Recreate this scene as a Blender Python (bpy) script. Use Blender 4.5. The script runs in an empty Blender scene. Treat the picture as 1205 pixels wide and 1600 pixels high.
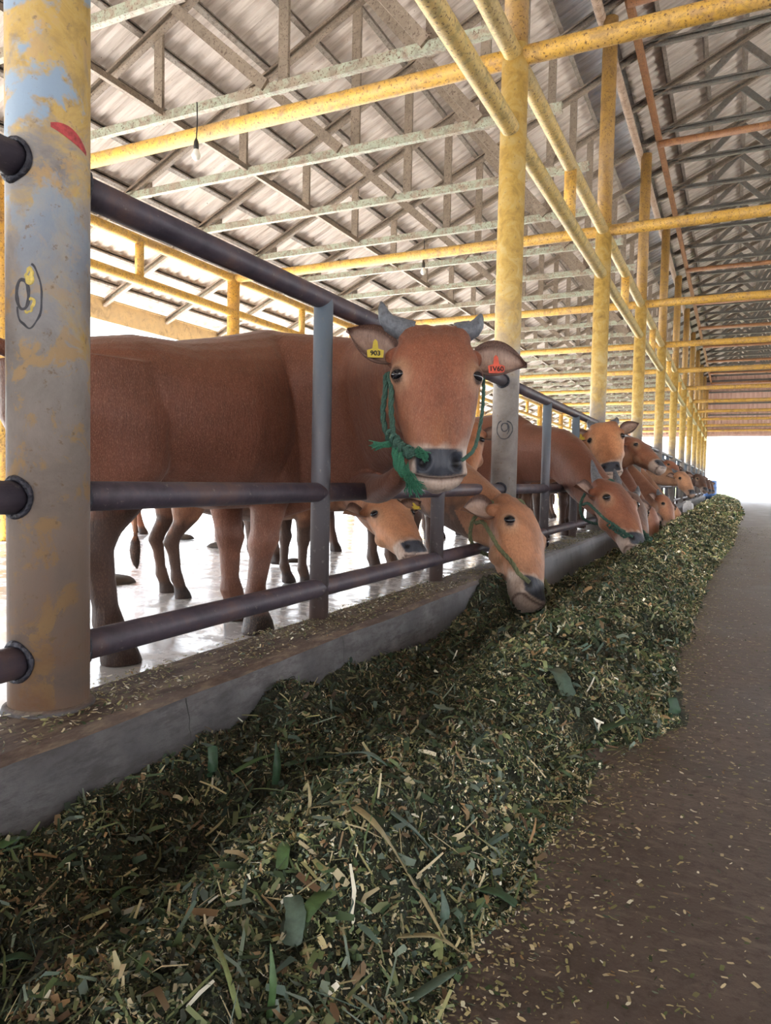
import bpy, bmesh, math, random
from mathutils import Vector, Matrix, noise
import numpy as np
random.seed(7); rng = np.random.default_rng(11)
S = bpy.context.scene
COL = S.collection
V3 = Vector
PI = math.pi

# ------------------------------------------------------------------ camera, sky, sun, exposure
CAM_H = .70
yaw, pit, rol, foc = .4518, .0472, .0203, 1117.24
fw = V3((-math.sin(yaw)*math.cos(pit), math.cos(yaw)*math.cos(pit), -math.sin(pit)))
r0 = V3((math.cos(yaw), math.sin(yaw), 0)); u0 = r0.cross(fw)
rr = math.cos(rol)*r0+math.sin(rol)*u0; uu = -math.sin(rol)*r0+math.cos(rol)*u0
cam = bpy.data.cameras.new('camera'); camo = bpy.data.objects.new('camera', cam); COL.objects.link(camo)
cam.sensor_fit = 'VERTICAL'; cam.sensor_height = 36; cam.lens = foc/1600*36
cam.clip_end = 2000; cam.clip_start = .02
M = Matrix((rr, uu, -fw)).transposed().to_4x4(); M.translation = V3((0, 0, CAM_H)); camo.matrix_world = M
S.camera = camo

wd = bpy.data.worlds.new('sky'); S.world = wd; wd.use_nodes = True
nt = wd.node_tree; nt.nodes.clear()
wo = nt.nodes.new('ShaderNodeOutputWorld'); bg = nt.nodes.new('ShaderNodeBackground')
tc = nt.nodes.new('ShaderNodeTexCoord'); sx = nt.nodes.new('ShaderNodeSeparateXYZ'); rp = nt.nodes.new('ShaderNodeValToRGB')
nt.links.new(tc.outputs['Generated'], sx.inputs[0]); nt.links.new(sx.outputs['Z'], rp.inputs[0])
rp.color_ramp.elements[0].position = 0; rp.color_ramp.elements[0].color = (.95, .975, 1, 1)
rp.color_ramp.elements[1].position = .9; rp.color_ramp.elements[1].color = (.62, .78, 1, 1)
nt.links.new(rp.outputs[0], bg.inputs[0]); bg.inputs[1].default_value = 4.0
nt.links.new(bg.outputs[0], wo.inputs[0])
sl = bpy.data.lights.new('sun', 'SUN'); sl.energy = 27; sl.angle = .03; sl.color = (1, .95, .86)
so = bpy.data.objects.new('sun', sl); COL.objects.link(so)
so.rotation_euler = V3((.62, .15, -1)).to_track_quat('-Z', 'Y').to_euler()
vs = S.view_settings
vs.view_transform = 'Standard'; vs.look = 'None'; vs.gamma = 1; vs.use_curve_mapping = False; vs.exposure = .88

# ------------------------------------------------------------------ materials
def N(nt, t, **k):
    n = nt.nodes.new(t)
    for a, b in k.items():
        if hasattr(n, a): setattr(n, a, b)
        else: n.inputs[a].default_value = b
    return n
def mat(name, rough=.6, metal=0, spec=None):
    m = bpy.data.materials.new(name); m.use_nodes = True
    p = m.node_tree.nodes['Principled BSDF']
    p.inputs['Roughness'].default_value = rough; p.inputs['Metallic'].default_value = metal
    if spec is not None: p.inputs['Specular IOR Level'].default_value = spec
    return m, m.node_tree, p
def ramp(nt, src, stops):
    r = nt.nodes.new('ShaderNodeValToRGB'); cr = r.color_ramp
    while len(cr.elements) < len(stops): cr.elements.new(.5)
    for e, (p, c) in zip(cr.elements, stops):
        e.position = p; e.color = (*c, 1) if len(c) == 3 else c
    nt.links.new(src, r.inputs[0]); return r.outputs[0]
def mix(nt, f, a, b, mode='MIX'):
    n = nt.nodes.new('ShaderNodeMix'); n.data_type = 'RGBA'; n.blend_type = mode
    for s, i in ((f, 0), (a, 6), (b, 7)):
        if isinstance(s, (int, float)): n.inputs[i].default_value = s
        elif isinstance(s, tuple): n.inputs[i].default_value = (*s, 1)
        else: nt.links.new(s, n.inputs[i])
    return n.outputs[2]
def coords(nt, kind='Object', scale=(1, 1, 1), rnd=False):
    t = nt.nodes.new('ShaderNodeTexCoord'); mp = nt.nodes.new('ShaderNodeMapping'); mp.inputs['Scale'].default_value = scale
    nt.links.new(t.outputs[kind], mp.inputs[0])
    if rnd:
        oi = nt.nodes.new('ShaderNodeObjectInfo'); cm = nt.nodes.new('ShaderNodeMath'); cm.operation = 'MULTIPLY'; cm.inputs[1].default_value = 37
        nt.links.new(oi.outputs['Random'], cm.inputs[0]); nt.links.new(cm.outputs[0], mp.inputs['Location'])
    return mp.outputs[0]
def noi(nt, co, scale, detail=5, rough=.6, dist=0):
    n = nt.nodes.new('ShaderNodeTexNoise'); n.inputs['Scale'].default_value = scale; n.inputs['Detail'].default_value = detail
    n.inputs['Roughness'].default_value = rough; n.inputs['Distortion'].default_value = dist
    nt.links.new(co, n.inputs['Vector']); return n.outputs['Fac']
def bump(nt, p, src, strength=.3, dist=.01):
    b = nt.nodes.new('ShaderNodeBump'); b.inputs['Strength'].default_value = strength; b.inputs['Distance'].default_value = dist
    nt.links.new(src, b.inputs['Height']); nt.links.new(b.outputs[0], p.inputs['Normal'])

def painted(name, base, worn, rust, wear=(.5, .62), speck=True, rough=.5, hi=None):
    m, nt, p = mat(name, rough)
    co = coords(nt, 'Object', rnd=True)
    n1 = noi(nt, co, 3.2, 6, .65); n2 = noi(nt, co, 14, 6, .7); n3 = noi(nt, co, 60, 4, .7)
    c = mix(nt, ramp(nt, n2, [(wear[0], (0, 0, 0)), (wear[1], (1, 1, 1))]), base, worn)
    if hi: c = mix(nt, ramp(nt, n1, [(.45, (0, 0, 0)), (.65, (1, 1, 1))]), c, hi)
    c = mix(nt, ramp(nt, n1, [(.5, (0, 0, 0)), (.64, (.85, .85, .85))]), c, worn)
    if speck: c = mix(nt, ramp(nt, n3, [(.56, (0, 0, 0)), (.63, (1, 1, 1))]), c, rust)
    n5 = noi(nt, co, 7, 8, .75, .8); c = mix(nt, ramp(nt, n5, [(.52, (0, 0, 0)), (.62, (.6, .6, .6))]), c, tuple(.55*a_ for a_ in worn))
    nt.links.new(c, p.inputs['Base Color']); bump(nt, p, n3, .35, .004)
    return m
M_yel = painted('yellow_paint', (.64, .37, .07), (.46, .27, .10), (.16, .08, .035), hi=(.80, .50, .13))
M_yel2 = painted('dusty_yellow_paint', (.62, .44, .16), (.42, .33, .14), (.16, .10, .06), hi=(.58, .44, .26))
M_org = painted('orange_rust_paint', (.36, .17, .07), (.30, .13, .06), (.12, .06, .04))
M_green = painted('pale_green_paint', (.42, .46, .36), (.36, .29, .22), (.14, .08, .055), wear=(.47, .6))
M_steel = painted('dusty_brown_steel', (.27, .215, .165), (.34, .27, .21), (.12, .08, .06))
M_stringer = painted('dusty_pink_steel', (.42, .30, .22), (.33, .22, .15), (.13, .07, .05))
M_purl = painted('dull_steel', (.30, .26, .22), (.2, .16, .13), (.07, .05, .04))
M_grey = painted('grey_shaded_steel', (.17, .165, .15), (.22, .19, .16), (.09, .06, .05))  # girt grey; on the aisle trusses it carries their shade as colour
M_fascia = painted('ochre_sheet', (.58, .42, .22), (.48, .35, .2), (.2, .13, .08), speck=False)
M_blue = painted('blue_sheet', (.10, .26, .50), (.2, .3, .42), (.1, .1, .12), speck=False)

# fence rails: dark weathered blue-violet steel
m, nt, p = mat('dark_rail_steel', .5, .1); M_rail = m
co = coords(nt, 'Object', rnd=True); a = noi(nt, co, 5, 6, .7); b = noi(nt, co, 45, 5, .7)
c = ramp(nt, a, [(.36, (.040, .032, .046)), (.5, (.070, .056, .074)), (.64, (.12, .075, .072))])
c = mix(nt, ramp(nt, b, [(.62, (0, 0, 0)), (.70, (.8, .8, .8))]), c, (.22, .19, .17))
nt.links.new(c, p.inputs['Base Color']); bump(nt, p, b, .25, .003)
m, nt, p = mat('bluish_post_steel', .5, .15); M_post = m
co = coords(nt, 'Object', rnd=True); a = noi(nt, co, 5, 6, .7); b = noi(nt, co, 45, 5, .7)
z = N(nt, 'ShaderNodeSeparateXYZ'); nt.links.new(coords(nt), z.inputs[0])
c = ramp(nt, z.outputs[2], [(.0, (.10, .065, .055)), (.12, (.10, .08, .08)), (.6, (.12, .12, .14)), (1.0, (.16, .20, .25))])
c = mix(nt, ramp(nt, b, [(.6, (0, 0, 0)), (.70, (.8, .8, .8))]), c, (.24, .22, .21))
nt.links.new(c, p.inputs['Base Color']); bump(nt, p, b, .3, .003)
m, nt, p = mat('weld_bead', .5, .3); M_weld = m
co = coords(nt); b = noi(nt, co, 60, 4); nt.links.new(ramp(nt, b, [(.3, (.015, .015, .022)), (.7, (.06, .06, .08))]), p.inputs['Base Color']); bump(nt, p, b, 1, .01)

# columns: peeling yellow over blue on bare grey steel, rusty foot
def column_mat(name, worn):
    m, nt, p = mat(name, .48, .1)
    co = coords(nt, 'Object', rnd=True); co0 = coords(nt)
    z = N(nt, 'ShaderNodeSeparateXYZ'); nt.links.new(co0, z.inputs[0])
    n1 = noi(nt, co, 4.5, 7, .7, .4); n2 = noi(nt, co, 11, 7, .7, .6); n3 = noi(nt, co, 50, 5, .7); n4 = noi(nt, co, 3, 6, .65, .3)
    yel = ramp(nt, n2, [(.3, (.30, .19, .06)), (.5, (.52, .34, .09)), (.66, (.56, .43, .19))])
    grey = ramp(nt, n1, [(.3, (.17, .15, .14)), (.5, (.30, .27, .25)), (.68, (.42, .38, .36))])
    zz = N(nt, 'ShaderNodeMath', operation='MULTIPLY_ADD'); nt.links.new(n1, zz.inputs[0]); zz.inputs[1].default_value = 2.2 if worn else 1.2
    nt.links.new(z.outputs[2], zz.inputs[2])
    lo, hi = (2.12, 2.4) if worn else (1.75, 2.15)
    f = N(nt, 'ShaderNodeMapRange'); f.inputs[1].default_value = lo; f.inputs[2].default_value = hi; nt.links.new(zz.outputs[0], f.inputs[0])
    c = mix(nt, f.outputs[0], grey, yel)
    if worn:
        c = mix(nt, ramp(nt, n2, [(.53, (0, 0, 0)), (.58, (.7, .7, .7))]), c, (.50, .31, .12))
        bl = N(nt, 'ShaderNodeMapRange'); bl.inputs[1].default_value = .75; bl.inputs[2].default_value = 1.2; nt.links.new(z.outputs[2], bl.inputs[0])
        g = N(nt, 'ShaderNodeMath', operation='MULTIPLY'); nt.links.new(ramp(nt, n4, [(.51, (0, 0, 0)), (.545, (1, 1, 1))]), g.inputs[0]); nt.links.new(bl.outputs[0], g.inputs[1])
        c = mix(nt, g.outputs[0], c, (.26, .35, .46))
        ru = N(nt, 'ShaderNodeMapRange'); ru.inputs[1].default_value = .75; ru.inputs[2].default_value = .05; nt.links.new(z.outputs[2], ru.inputs[0])
        g2 = N(nt, 'ShaderNodeMath', operation='MULTIPLY'); nt.links.new(ru.outputs[0], g2.inputs[0]); nt.links.new(ramp(nt, n1, [(.3, (.25, .25, .25)), (.6, (1, 1, 1))]), g2.inputs[1])
        c = mix(nt, g2.outputs[0], c, (.24, .13, .075))
    c = mix(nt, ramp(nt, n3, [(.60, (0, 0, 0)), (.68, (.8, .8, .8))]), c, (.22, .15, .09))
    nt.links.new(c, p.inputs['Base Color']); bump(nt, p, n3, .3, .003)
    return m
M_col1 = column_mat('peeling_column_paint', True); M_col = column_mat('yellow_column_paint', False)
# upper part of the columns: orange-brown, darkened for shade put into the paint
M_colup = painted('shaded_brown_yellow_paint', (.40, .23, .06), (.34, .2, .08), (.14, .08, .04))

# corrugated roof sheet
m, nt, p = mat('roof_sheet', .5, 0); M_roof = m
co = coords(nt, 'Object', (.5, 6, .5)); a = noi(nt, co, 3, 6, .7); b = noi(nt, coords(nt, 'Object'), .9, 5, .6); b2 = noi(nt, coords(nt), 40, 3)
c = ramp(nt, a, [(.36, (.50, .42, .36)), (.5, (.68, .60, .54)), (.64, (.78, .71, .65))])
c = mix(nt, ramp(nt, b, [(.5, (0, 0, 0)), (.75, (.35, .35, .35))]), c, (.40, .33, .30))
c = mix(nt, ramp(nt, b2, [(.70, (0, 0, 0)), (.74, (1, 1, 1))]), c, (.16, .10, .07))
nt.links.new(c, p.inputs['Base Color'])
m, nt, p = mat('gable_sheet', .6); M_gable = m
a = noi(nt, coords(nt, 'Object', (2, 1, .3)), 4, 4); nt.links.new(ramp(nt, a, [(.3, (.50, .30, .24)), (.7, (.62, .42, .35))]), p.inputs['Base Color'])

# concrete
m, nt, p = mat('aisle_concrete', .55, 0, .45); M_floor = m
co = coords(nt); a = noi(nt, co, 2.2, 8, .65); b = noi(nt, co, 35, 6, .75); d = noi(nt, co, 180, 3)
c = ramp(nt, a, [(.36, (.062, .046, .042)), (.5, (.10, .076, .068)), (.64, (.15, .118, .106))])
c = mix(nt, ramp(nt, b, [(.48, (0, 0, 0)), (.62, (.75, .75, .75))]), c, (.048, .034, .029)); g_ = noi(nt, coords(nt, 'Object', (1, 3, 1)), 12, 6, .7); c = mix(nt, ramp(nt, g_, [(.54, (0, 0, 0)), (.64, (.45, .45, .45))]), c, (.19, .15, .135))
c = mix(nt, ramp(nt, d, [(.66, (0, 0, 0)), (.72, (.5, .5, .5))]), c, (.26, .22, .16))
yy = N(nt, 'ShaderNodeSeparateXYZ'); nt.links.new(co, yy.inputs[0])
fr = N(nt, 'ShaderNodeMapRange'); fr.inputs[1].default_value = 2.5; fr.inputs[2].default_value = 13; nt.links.new(yy.outputs[1], fr.inputs[0])  # light from the far end put into the colour, lighter with distance
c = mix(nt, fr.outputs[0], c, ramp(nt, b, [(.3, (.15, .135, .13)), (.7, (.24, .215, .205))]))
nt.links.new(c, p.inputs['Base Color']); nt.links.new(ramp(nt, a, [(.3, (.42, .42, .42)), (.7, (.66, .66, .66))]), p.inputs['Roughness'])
bump(nt, p, b, .35, .006)
m, nt, p = mat('kerb_concrete', .8); M_kerb = m
co = coords(nt); a = noi(nt, co, 3, 8, .65); b = noi(nt, coords(nt, 'Object', (1, .25, 1)), 30, 6, .75)
zz = N(nt, 'ShaderNodeSeparateXYZ'); nt.links.new(co, zz.inputs[0])
c = ramp(nt, a, [(.36, (.06, .057, .062)), (.5, (.10, .096, .10)), (.64, (.16, .15, .155))])
c = mix(nt, ramp(nt, b, [(.46, (0, 0, 0)), (.6, (.7, .7, .7))]), c, (.05, .045, .045))
geo = N(nt, 'ShaderNodeNewGeometry'); gz = N(nt, 'ShaderNodeSeparateXYZ'); nt.links.new(geo.outputs['Normal'], gz.inputs[0])
tp = ramp(nt, gz.outputs[2], [(.5, (0, 0, 0)), (.9, (1, 1, 1))])
c = mix(nt, tp, c, ramp(nt, b, [(.38, (.06, .038, .03)), (.5, (.11, .075, .058)), (.62, (.20, .15, .11))]))
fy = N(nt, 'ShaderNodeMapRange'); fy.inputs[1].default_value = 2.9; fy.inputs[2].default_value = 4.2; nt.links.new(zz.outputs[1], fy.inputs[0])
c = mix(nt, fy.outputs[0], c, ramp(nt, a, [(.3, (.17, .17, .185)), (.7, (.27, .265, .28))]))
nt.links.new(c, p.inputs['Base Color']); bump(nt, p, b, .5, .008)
m, nt, p = mat('wet_pen_concrete', .12, 0, .9); M_pen = m
co = coords(nt); a = noi(nt, co, 1.5, 7, .65); b = noi(nt, coords(nt, 'Object', (1, 1, 1)), 7, 7, .75)
c = ramp(nt, a, [(.35, (.42, .42, .42)), (.55, (.60, .60, .61)), (.8, (.68, .68, .70))])
c = mix(nt, ramp(nt, b, [(.63, (0, 0, 0)), (.70, (.9, .9, .9))]), c, (.10, .09, .085))
nt.links.new(c, p.inputs['Base Color']); nt.links.new(ramp(nt, b, [(.45, (.05, .05, .05)), (.62, (.5, .5, .5))]), p.inputs['Roughness'])
bump(nt, p, b, .25, .01)
m, nt, p = mat('sunlit_yard', .9); M_yard = m
a = noi(nt, coords(nt), .6, 6); nt.links.new(ramp(nt, a, [(.3, (.50, .47, .42)), (.7, (.62, .60, .55))]), p.inputs['Base Color'])
m, nt, p = mat('field_grass', .9); M_field = m
a = noi(nt, coords(nt), 1.2, 6, .7); nt.links.new(ramp(nt, a, [(.35, (.09, .15, .03)), (.6, (.16, .20, .06)), (.75, (.25, .25, .12))]), p.inputs['Base Color'])

# feed
m, nt, p = mat('feed_base', .9); M_feedb = m
co = coords(nt); a = noi(nt, co, 22, 6, .8); b = noi(nt, co, 90, 4, .8)
c = ramp(nt, a, [(.35, (.012, .016, .008)), (.5, (.03, .036, .017)), (.65, (.07, .065, .03))])
nt.links.new(c, p.inputs['Base Color']); bump(nt, p, b, 1, .02)
m, nt, p = mat('feed_chips', .6, 0, .35); M_chip = m
at = N(nt, 'ShaderNodeVertexColor'); at.layer_name = 'col'; nt.links.new(at.outputs[0], p.inputs['Base Color'])
p.inputs['Subsurface Weight'].default_value = 0
# hide
def hide_mat(name, fine):
    m, nt, p = mat(name, .55, 0, .3)
    at = N(nt, 'ShaderNodeVertexColor'); at.layer_name = 'col'
    co = coords(nt); b = noi(nt, coords(nt, 'Object', (1, 1, .35)), 55, 5, .7); a = noi(nt, co, 6, 5, .6); h = noi(nt, coords(nt, 'Object', (3, 3, 1)), 120, 3, .7)
    c = mix(nt, ramp(nt, a, [(.36, (.45, .45, .45)), (.58, (0, 0, 0))]), at.outputs[0], (.10, .035, .02), 'MIX')
    fl = noi(nt, coords(nt, 'Object', (14, 14, 2)), 9, 5, .7); c = mix(nt, ramp(nt, fl, [(.45, (0, 0, 0)), (.65, (.3, .3, .3))]), c, (.07, .03, .02))
    c = mix(nt, ramp(nt, h, [(.5, (0, 0, 0)), (.7, (.26, .26, .26))]), c, (.62, .38, .24))
    c = mix(nt, at.outputs[1], c, at.outputs[0]); nt.links.new(c, p.inputs['Base Color'])
    rg = N(nt, 'ShaderNodeMapRange'); nt.links.new(at.outputs[1], rg.inputs[0]); rg.inputs[3].default_value = .5; rg.inputs[4].default_value = .38
    nt.links.new(rg.outputs[0], p.inputs['Roughness'])
    wv = noi(nt, coords(nt, 'Object', (1.6, 1.6, .5)), 16, 4, .6, 1.2); ad = N(nt, 'ShaderNodeMath', operation='MULTIPLY_ADD'); nt.links.new(wv, ad.inputs[0]); ad.inputs[1].default_value = 2.2; nt.links.new(b, ad.inputs[2])
    bump(nt, p, ad.outputs[0], .45, .005)
    p.inputs['Sheen Weight'].default_value = .12; p.inputs['Sheen Roughness'].default_value = .4
    return m
M_hide = hide_mat('cattle_hide', True)
def plain(name, col, rough=.5, metal=0, var=.25, sc=30, bs=.2):
    m, nt, p = mat(name, rough, metal)
    a = noi(nt, coords(nt), sc, 5, .7)
    nt.links.new(ramp(nt, a, [(.3, tuple(x*(1-var) for x in col)), (.7, tuple(min(1, x*(1+var)) for x in col))]), p.inputs['Base Color'])
    bump(nt, p, a, bs, .003); return m
M_eye = plain('dark_eye', (.008, .007, .009), .04, var=.05, bs=0)
M_horn = plain('grey_horn', (.125, .135, .155), .45, var=.5, sc=60, bs=.5)
M_rope = plain('green_rope', (.045, .105, .08), .8, var=.6, sc=220, bs=.8)
M_rope2 = plain('olive_rope', (.14, .15, .075), .8, var=.5, sc=220, bs=.8)
M_fray = plain('bright_green_rope', (.03, .15, .085), .8, var=.5, sc=220, bs=.8)
M_tagy = plain('yellow_tag', (.55, .42, .05), .45, var=.2)
M_tagr = plain('red_tag', (.62, .10, .06), .45, var=.2)
M_ink = plain('black_ink', (.01, .01, .01), .5, var=.1)
M_redp = plain('red_paint', (.42, .05, .05), .6, var=.5, sc=60)
M_inkp = plain('faded_black_paint', (.035, .035, .045), .6, var=.5, sc=60)
M_yelp = plain('chipped_yellow_paint', (.55, .42, .10), .6, var=.4, sc=60)
M_bulb = plain('white_glass', (.85, .84, .78), .15, var=.03)
M_black = plain('black_plastic', (.03, .028, .025), .5)
M_white = plain('white_sack', (.75, .76, .78), .6)
M_bluep = plain('blue_plastic', (.12, .25, .6), .4)
M_leaf = [plain('leaf_'+n, c, .5, var=.35, sc=50) for n, c in (('deep_green', (.03, .075, .036)), ('green', (.06, .12, .04)), ('blue_green', (.085, .135, .105)), ('straw', (.30, .25, .13)), ('pale_green', (.19, .24, .10)))]
M_dung = plain('dung', (.05, .035, .025), .7)

# ------------------------------------------------------------------ helpers
def smooth(me, on=True):
    me.polygons.foreach_set('use_smooth', [on]*len(me.polygons))
def link(name, me, m, parent=None, sm=False):
    o = bpy.data.objects.new(name, me); COL.objects.link(o)
    if m and not me.materials: me.materials.append(m)
    if parent: o.parent = parent
    if sm: smooth(me)
    return o
def tag(o, label, cat, group=None, kind=None):
    o['label'] = label; o['category'] = cat
    if group: o['group'] = group
    if kind: o['kind'] = kind
    return o
def struct(o): o['kind'] = 'structure'; return o
def thing(name, loc, label, cat, group=None, rz=0):
    o = bpy.data.objects.new(name, None); COL.objects.link(o); o.location = loc; o.rotation_euler = (0, 0, rz)
    o.empty_display_size = .1
    return tag(o, label, cat, group)
def dup(o, parent=None):
    c = o.copy(); COL.objects.link(c)
    if parent: c.parent = parent
    for ch in list(o.children): dup(ch, c)
    return c
class MB:
    def __init__(s): s.v = []; s.f = []
    def add(s, v, f):
        n = len(s.v); s.v += [tuple(x) for x in v]; s.f += [tuple(i+n for i in q) for q in f]
    def box(s, c, d):
        x, y, z = c; a, b, e = d[0]/2, d[1]/2, d[2]/2
        v = [(x+i*a, y+j*b, z+k*e) for i in (-1, 1) for j in (-1, 1) for k in (-1, 1)]
        s.add(v, [(0, 1, 3, 2), (4, 6, 7, 5), (0, 4, 5, 1), (2, 3, 7, 6), (0, 2, 6, 4), (1, 5, 7, 3)])
    def bar(s, A, B, w, h, up=(0, 0, 1)):     # rectangular bar from A to B
        A, B = V3(A), V3(B); d = (B-A).normalized(); u = V3(up); l = d.cross(u)
        if l.length < 1e-4: l = d.cross(V3((0, 1, 0)))
        l.normalize(); u = l.cross(d).normalized()
        v = [P+l*i*w/2+u*j*h/2 for P in (A, B) for i in (-1, 1) for j in (-1, 1)]
        s.add(v, [(0, 1, 3, 2), (4, 6, 7, 5), (0, 4, 5, 1), (2, 3, 7, 6), (0, 2, 6, 4), (1, 5, 7, 3)])
    def chan(s, A, B, w, h, t=.006, up=(0, 0, 1), flip=1):   # lipped channel: web and two flanges
        A, B = V3(A), V3(B); d = (B-A).normalized(); u = V3(up); l = d.cross(u)
        if l.length < 1e-4: l = d.cross(V3((0, 1, 0)))
        l.normalize(); u = l.cross(d).normalized(); l = l*flip
        s.bar(A-l*w/2, B-l*w/2, t, h, u)
        s.bar(A+u*(h/2-t/2), B+u*(h/2-t/2), w, t, u); s.bar(A-u*(h/2-t/2), B-u*(h/2-t/2), w, t, u)
        s.bar(A+u*(h/2-.012)+l*w/2, B+u*(h/2-.012)+l*w/2, t, .022, u); s.bar(A-u*(h/2-.012)+l*w/2, B-u*(h/2-.012)+l*w/2, t, .022, u)
    def tube(s, pts, r, seg=20, cap=True):
        pts = [V3(p) for p in pts]; n = len(pts); rs = r if isinstance(r, (list, tuple)) else [r]*n
        prev = None; vs = []
        for i, p in enumerate(pts):
            d = (pts[min(i+1, n-1)]-pts[max(i-1, 0)]).normalized()
            if prev is None: a = d.orthogonal().normalized()
            else: a = (prev-d*prev.dot(d)).normalized()
            prev = a; b = d.cross(a)
            vs += [p+(a*math.cos(2*PI*k/seg)+b*math.sin(2*PI*k/seg))*rs[i] for k in range(seg)]
        f = [(i*seg+k, i*seg+(k+1) % seg, (i+1)*seg+(k+1) % seg, (i+1)*seg+k) for i in range(n-1) for k in range(seg)]
        if cap: f += [tuple(range(seg))[::-1], tuple((n-1)*seg+k for k in range(seg))]
        s.add(vs, f)
    def loft(s, rings):
        seg = len(rings[0]); vs = [p for r in rings for p in r]; n = len(rings)
        f = [(i*seg+k, i*seg+(k+1) % seg, (i+1)*seg+(k+1) % seg, (i+1)*seg+k) for i in range(n-1) for k in range(seg)]
        f += [tuple(range(seg))[::-1], tuple((n-1)*seg+k for k in range(seg))]
        s.add(vs, f)
    def ball(s, c, r, seg=16, ax=None):
        c = V3(c); r = (r, r, r) if isinstance(r, (int, float)) else r
        ax = ax or (V3((1, 0, 0)), V3((0, 1, 0)), V3((0, 0, 1)))
        rings = []; n = seg//2
        for i in range(n+1):
            t = PI*(i+.02)/(n+.04); z = math.cos(t); q = math.sin(t)
            rings.append([c+ax[2]*z*r[2]+ax[0]*q*math.cos(2*PI*k/seg)*r[0]+ax[1]*q*math.sin(2*PI*k/seg)*r[1] for k in range(seg)])
        s.loft(rings)
    def build(s, name, m, parent=None, sm=False):
        me = bpy.data.meshes.new(name); me.from_pydata(s.v, [], s.f); me.update()
        return link(name, me, m, parent, sm)
def pipe_smooth(o):   # smooth side, sharp caps
    for p in o.data.polygons: p.use_smooth = len(p.vertices) == 4
    return o
def rope(mb, pts, r, twist=60, strands=3, seg=6, n=None):
    pts = [V3(p) for p in pts]
    P = cat(pts, n or max(20, int(sum((pts[i+1]-pts[i]).length for i in range(len(pts)-1))/.0035)))
    L = 0; prev = None; out = [[] for _ in range(strands)]
    for i, p in enumerate(P):
        d = (P[min(i+1, len(P)-1)]-P[max(i-1, 0)]).normalized()
        a = d.orthogonal().normalized() if prev is None else (prev-d*prev.dot(d)).normalized(); prev = a; b = d.cross(a)
        if i: L += (p-P[i-1]).length
        for k in range(strands):
            t = L*twist+2*PI*k/strands; out[k].append(p+(a*math.cos(t)+b*math.sin(t))*r*.5)
    for o in out: mb.tube(o, r*.58, seg)
def cat(pts, n):   # catmull-rom resample
    pts = [V3(p) for p in pts]; m = len(pts)-1; out = []
    for i in range(n):
        t = i/(n-1)*m; k = min(int(t), m-1); u = t-k
        a, b, c, d = pts[max(k-1, 0)], pts[k], pts[k+1], pts[min(k+2, m)]
        out.append(.5*((2*b)+(c-a)*u+(2*a-5*b+4*c-d)*u*u+(3*b-a-3*c+d)*u**3))
    return out
ORD = ['nearest', 'second', 'third', 'fourth', 'fifth', 'sixth', 'seventh', 'eighth', 'ninth', 'tenth', 'eleventh', 'twelfth', 'thirteenth', 'fourteenth', 'fifteenth', 'sixteenth', 'seventeenth', 'eighteenth', 'nineteenth', 'twentieth']

# ------------------------------------------------------------------ dimensions of the barn
FX = -1.327; BAY = 3.389; Y1 = 1.07; NC = 12; RX = 3.63; LX = -6.147
colY = lambda n: Y1+(n-1)*BAY
ZT, ZM, ZL = 1.325, .645, .302; ZLO, ZUP = 2.88, 3.335; ZTOP = 5.5; KZ = .19; YEND = colY(12)+.25; YBEG = -18
KF, KB = -1.132, -1.388; PEN = .04
roof = lambda x: 2.95+.464*(x+7.4) if x < 1.15 else 2.95+.464*(9.7-x)

# ------------------------------------------------------------------ ground, floor, roof, gable
def grid(name, x0, x1, y0, y1, nx, ny, zf, m):
    v = [(x0+(x1-x0)*i/nx, y0+(y1-y0)*j/ny) for j in range(ny+1) for i in range(nx+1)]
    v = [(x, y, zf(x, y)) for x, y in v]
    f = [(j*(nx+1)+i, j*(nx+1)+i+1, (j+1)*(nx+1)+i+1, (j+1)*(nx+1)+i) for j in range(ny) for i in range(nx)]
    me = bpy.data.meshes.new(name); me.from_pydata(v, [], f); me.update(); return link(name, me, m, sm=True)
b = MB(); b.box((1.45, 12, -.1), (4.3, 60, .2)); o = struct(b.build('floor', M_floor))
b = MB(); b.box((-.92, 12, -.22), (.46, 60, .14)); struct(b.build('floor_trough', M_kerb))
o = struct(grid('floor_pen', -8.2, -1.36, -18, 41, 120, 560, lambda x, y: PEN+.012*noise.noise((x*1.5, y*1.5, 0)), M_pen))
b = MB(); b.box((6, 12, -.1), (5, 60, .2)); struct(b.build('floor_pen_right', M_floor))
b = MB(); b.box((-38.2, 20, -.12), (60, 200, .26)); b.box((40, 20, -.15), (63, 200, .2)); struct(b.build('ground_yard', M_yard))
b = MB(); b.box((0, 541, -.2), (1600, 1000, .3)); b.box((-500, 20, -.3), (864, 900, .3)); struct(b.build('ground_field', M_field))

prof = [(0, 0), (.09, 0), (.115, .028), (.165, .028), (.19, 0)]
def sheet(name, x0, x1, m):
    v = []; f = []; y = YBEG; k = 0
    while y < YEND+.3:
        for a, h in prof[:4] if True else prof:
            for x in (x0, x1): v.append((x, y+a, roof(x if x != 1.15 else 1.1499)+.075+h))
        y += .19
    n = len(v)//2
    f = [(2*i, 2*i+1, 2*i+3, 2*i+2) for i in range(n-1)]
    me = bpy.data.meshes.new(name); me.from_pydata(v, [], f); me.update(); o = link(name, me, m)
    return struct(o)
sheet('ceiling', -7.75, 1.15, M_roof)
sheet('ceiling_right', 1.15, 9.9, M_roof)
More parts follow.
